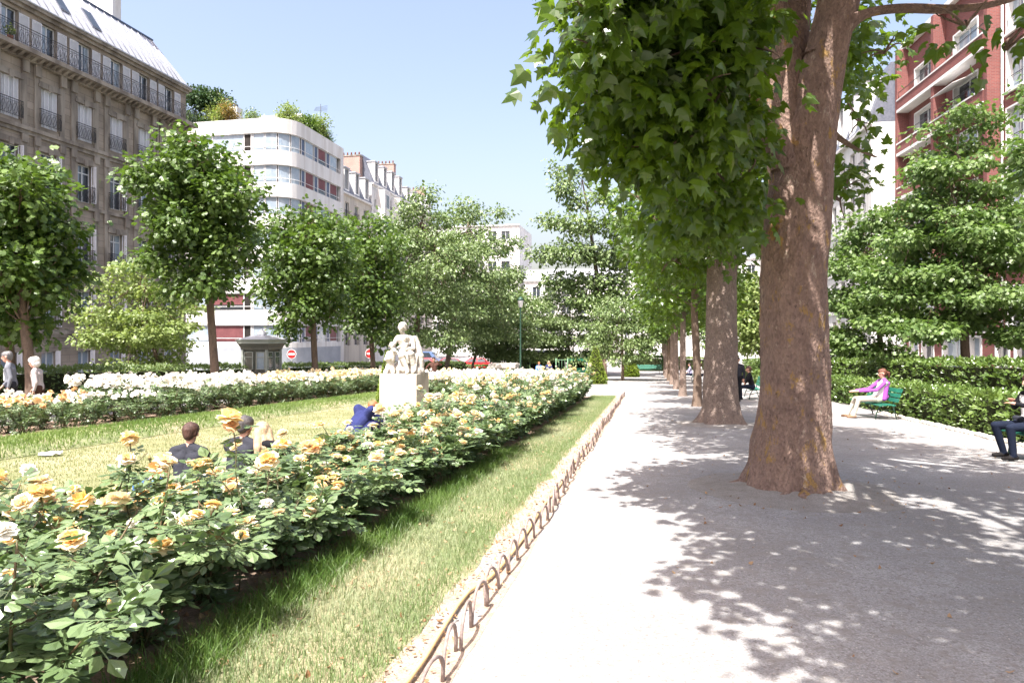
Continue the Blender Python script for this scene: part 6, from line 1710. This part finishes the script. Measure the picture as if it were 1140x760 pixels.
# stone plinth, low wall, railing, stall
p = at(561, 400, 47.5); t = thing('stone_plinth', 'white stone plinth with an overhanging top among the far roses', 'plinth', (p.x, p.y, gz(p.y)))
k = MB(); k.box(-.72, .72, -.55, .55, 0, .95, MT['stone_white']); k.build('block', t, bevel=.015); k = MB(); k.box(-.95, .95, -.75, .75, .952, 1.25, MT['stone_white']); k.build('top', t, bevel=.03)
pa = at(585, 400, 56); pb = at(668, 400, 53)
t = thing('low_wall', 'low pale stone wall behind the white roses', 'wall', (pa.x, pa.y, gz(pa.y)), math.atan2(pb.y - pa.y, pb.x - pa.x))
k = MB(); Lw = math.hypot(pb.x - pa.x, pb.y - pa.y); k.box(-3.5, Lw, 0, .4, -.3, .45, MT['stone_white']); k.build('wall_body', t, bevel=.02); k = MB(); k.box(-3.55, Lw + .05, -.06, .46, .452, .55, MT['render_cream']); k.build('coping', t, bevel=.01)
def fence(label, a, b, h=1.15, m='rail_green', step=.22):
    t = thing('railing_fence', label, 'fence', (a[0], a[1], gz(a[1])), math.atan2(b[1] - a[1], b[0] - a[0])); L_ = math.hypot(b[0] - a[0], b[1] - a[1])
    k = MB(); k.tube([(0, 0, h), (L_, 0, h)], .03, MT[m], 6); k.tube([(0, 0, .15), (L_, 0, .15)], .02, MT[m], 6); n = int(L_ / step)
    for i in range(1, n): k.tube([(L_ * i / n, 0, .15), (L_ * i / n, 0, h)], .012, MT[m], 4)
    k.build('bars', t)
    for x in (0, L_): k = MB(); k.tube([(x, 0, 0), (x, 0, h + .15)], .05, MT[m], 8); k.build('post', t)
A_ = at(619, 400, 60); B_ = at(632, 400, 60); fence('green railing panel left of the green stall', (A_.x, A_.y), (B_.x, B_.y), 1.5)
A_ = at(546, 400, 62); B_ = at(590, 400, 62); fence('pale green railing behind the white stone plinth', (A_.x, A_.y), (B_.x, B_.y), 1.5)
p = at(643, 400, 63); t = thing('market_stall', 'small emerald green stall with a dark serving hatch', 'stall', on_ground(p.x, p.y))
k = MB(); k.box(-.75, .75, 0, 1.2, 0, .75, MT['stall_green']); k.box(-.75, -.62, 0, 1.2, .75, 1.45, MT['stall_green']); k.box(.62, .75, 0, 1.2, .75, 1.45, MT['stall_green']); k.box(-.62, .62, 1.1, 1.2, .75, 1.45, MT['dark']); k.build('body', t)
k = MB(); k.prism([(-.45, 1.42), (1.3, 1.62), (1.3, 1.70), (-.45, 1.56)], 'x', -.9, .9, MT['stall_green']); k.build('roof', t)
k = MB(); k.box(-.66, .66, -.22, -.004, .70, .76, MT['stall_green']); k.build('counter', t)
p = at(603, 400, 68); t = thing('shelter', 'dark open fronted shelter behind the two far sitters', 'shelter', on_ground(p.x, p.y))
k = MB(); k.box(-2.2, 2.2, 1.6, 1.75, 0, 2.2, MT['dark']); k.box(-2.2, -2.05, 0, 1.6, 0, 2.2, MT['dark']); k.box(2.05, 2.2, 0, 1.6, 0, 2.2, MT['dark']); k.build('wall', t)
k = MB(); k.box(-2.4, 2.4, -.3, 1.9, 2.202, 2.34, MT['slate']); k.build('roof', t)
# bag and paper on the lawn
p = at(168, 548, 7.4); t = thing('bag', 'blue bag lying on the lawn beside the dark shirted sitter', 'bag', on_ground(p.x, p.y), .5)
k = MB(); k.box(-.17, .17, -.09, .09, 0, .26, MT['c_sky']); k.build('pouch', t, bevel=.045); k = MB(); k.tube([(-.1, 0, .25), (-.06, 0, .36), (.06, 0, .36), (.1, 0, .25)], .012, MT['c_navy'], 6); k.build('handle', t)
p = at(56, 509, 10.8); k = MB(); n = 6
vs = [(-.15 + .30 * i / n, -.10 + .20 * j / n, .04 + .05 * noise.noise(Vector((i * .7, j * .7, 2)))) for j in range(n + 1) for i in range(n + 1)]
vs += [(a, b, c - .012) for a, b, c in vs]; q = (n + 1) ** 2
fs = [(j * (n + 1) + i, j * (n + 1) + i + 1, (j + 1) * (n + 1) + i + 1, (j + 1) * (n + 1) + i) for j in range(n) for i in range(n)]
k.add(vs, fs + [tuple(a + q for a in f[::-1]) for f in fs], MT['paper'], True)
o = k.build('paper_sheet', None, on_ground(p.x, p.y), (0, 0, .6)); tag(o, 'crumpled white paper lying on the lawn before the turf bank', 'paper')

# ------------------------------------------------------------------ parked cars beyond the park
def car(label, loc, rz, m, van=False):
    t = thing('parked_car', label, 'car', loc, rz)
    if van:
        lower = [(-2.3, .35), (2.3, .35), (2.35, .9), (2.0, 1.15), (-2.3, 1.15)]; cabin = [(-2.28, 1.152), (1.9, 1.152), (1.25, 2.0), (-2.2, 2.02)]
    else:
        lower = [(-2.05, .32), (2.05, .32), (2.1, .62), (2.0, .78), (1.0, .92), (-1.85, .95), (-2.08, .8)]; cabin = [(-1.75, .952), (1.05, .922), (.35, 1.42), (-1.05, 1.46)]
    def loft(poly, w0, w1, m_, nm, par):
        zs = [p_[1] for p_ in poly]; z0, z1 = min(zs), max(zs); n = len(poly); k = MB()
        wd = lambda z: w0 + (w1 - w0) * (z - z0) / (z1 - z0)
        k.add([(x, -wd(z), z) for x, z in poly] + [(x, wd(z), z) for x, z in poly], [tuple(range(n)), tuple(range(n, 2 * n))[::-1]] + [(i, n + i, n + (i + 1) % n, (i + 1) % n) for i in range(n)], m_)
        return k.build(nm, par, bevel=.05)
    loft(lower, .86, .84, MT[m], 'body', t); c = loft(cabin, .80, .62, MT[m], 'cabin', t)
    cx = sum(p_[0] for p_ in cabin) / 4; cz_ = sum(p_[1] for p_ in cabin) / 4
    z0, z1 = cabin[0][1], cabin[2][1]
    for s in (-1, 1):
        for (a0, a1) in ((.1, .48), (.53, .9)):
            k = MB()
            def Pp(u, v):
                xl = cabin[0][0] + (cabin[3][0] - cabin[0][0]) * v; xr = cabin[1][0] + (cabin[2][0] - cabin[1][0]) * v
                return (xl + (xr - xl) * u, s * (.80 + (.62 - .80) * v + .012), z0 + (z1 - z0) * v)
            P4 = [Pp(a0, .14), Pp(a1, .14), Pp(a1, .86), Pp(a0, .86)]
            k.add(P4 + [(x, y - s * .02, z) for x, y, z in P4], [(0, 1, 2, 3), (7, 6, 5, 4), (0, 4, 5, 1), (1, 5, 6, 2), (2, 6, 7, 3), (3, 7, 4, 0)], MT['glass']); k.build('window', c)
    for i, nm in ((1, 'windscreen'), (3, 'rear_window')):
        a = cabin[i]; b_ = cabin[2 if i == 1 else 0]
        lo_, hi_ = (a, b_) if a[1] < b_[1] else (b_, a); sg = 1 if i == 1 else -1
        P4 = []
        for v in (.14, .86):
            x = lo_[0] + (hi_[0] - lo_[0]) * v + sg * .015; z = lo_[1] + (hi_[1] - lo_[1]) * v + .012; w_ = (.80 - .18 * v) * .88
            P4 += [(x, -w_, z), (x, w_, z)]
        P4 = [P4[0], P4[1], P4[3], P4[2]]
        k = MB(); k.add(P4 + [(x - sg * .02, y, z - .01) for x, y, z in P4], [(0, 1, 2, 3), (7, 6, 5, 4), (0, 4, 5, 1), (1, 5, 6, 2), (2, 6, 7, 3), (3, 7, 4, 0)], MT['glass']); k.build(nm, c)
    for x in (-1.3, 1.3):
        for s in (-1, 1):
            k = MB(); r = .32
            k.prism([(x + r * math.cos(i * pi / 10), r + r * math.sin(i * pi / 10)) for i in range(20)], 'y', s * .70 if s > 0 else -.90, s * .90 if s > 0 else -.70, MT['tyre']); o = k.build('wheel', t)
            k = MB(); k.prism([(x + .2 * math.cos(i * pi / 8), r + .2 * math.sin(i * pi / 8)) for i in range(16)], 'y', s * .902 if s > 0 else -.915, s * .915 if s > 0 else -.902, MT['chrome']); k.build('rim', o)
    for s in (-1, 1):
        xf = 2.3 if van else 2.03
        k = MB(); k.box(xf - .05, xf + .045, s * .62 - .16, s * .62 + .16, .62, .76, MT['chrome']); k.build('headlight', t)
        k = MB(); k.box(-xf - .05, -xf + .02, s * .66 - .1, s * .66 + .1, .66, .82, MT['sign_red']); k.build('tail_light', t)
    return t
def car_at(label, px, d, m, van=False, rz=0.06):
    p = at(px, 400, d); car(label, (p.x, p.y, gz(p.y) + .012), rz, m, van)
car_at('bright red car parked behind the low hedge, right of the pale trunk', 536, 73.5, 'car_red')
car_at('dark maroon car parked between the two middle trunks behind the hedge', 506, 73.5, 'car_dark')
car_at('red car parked at the left end of the parked row beside the statue', 476, 73.5, 'car_red')
car_at('blue van parked behind the red cars beside the statue', 470, 78, 'car_blue', True)
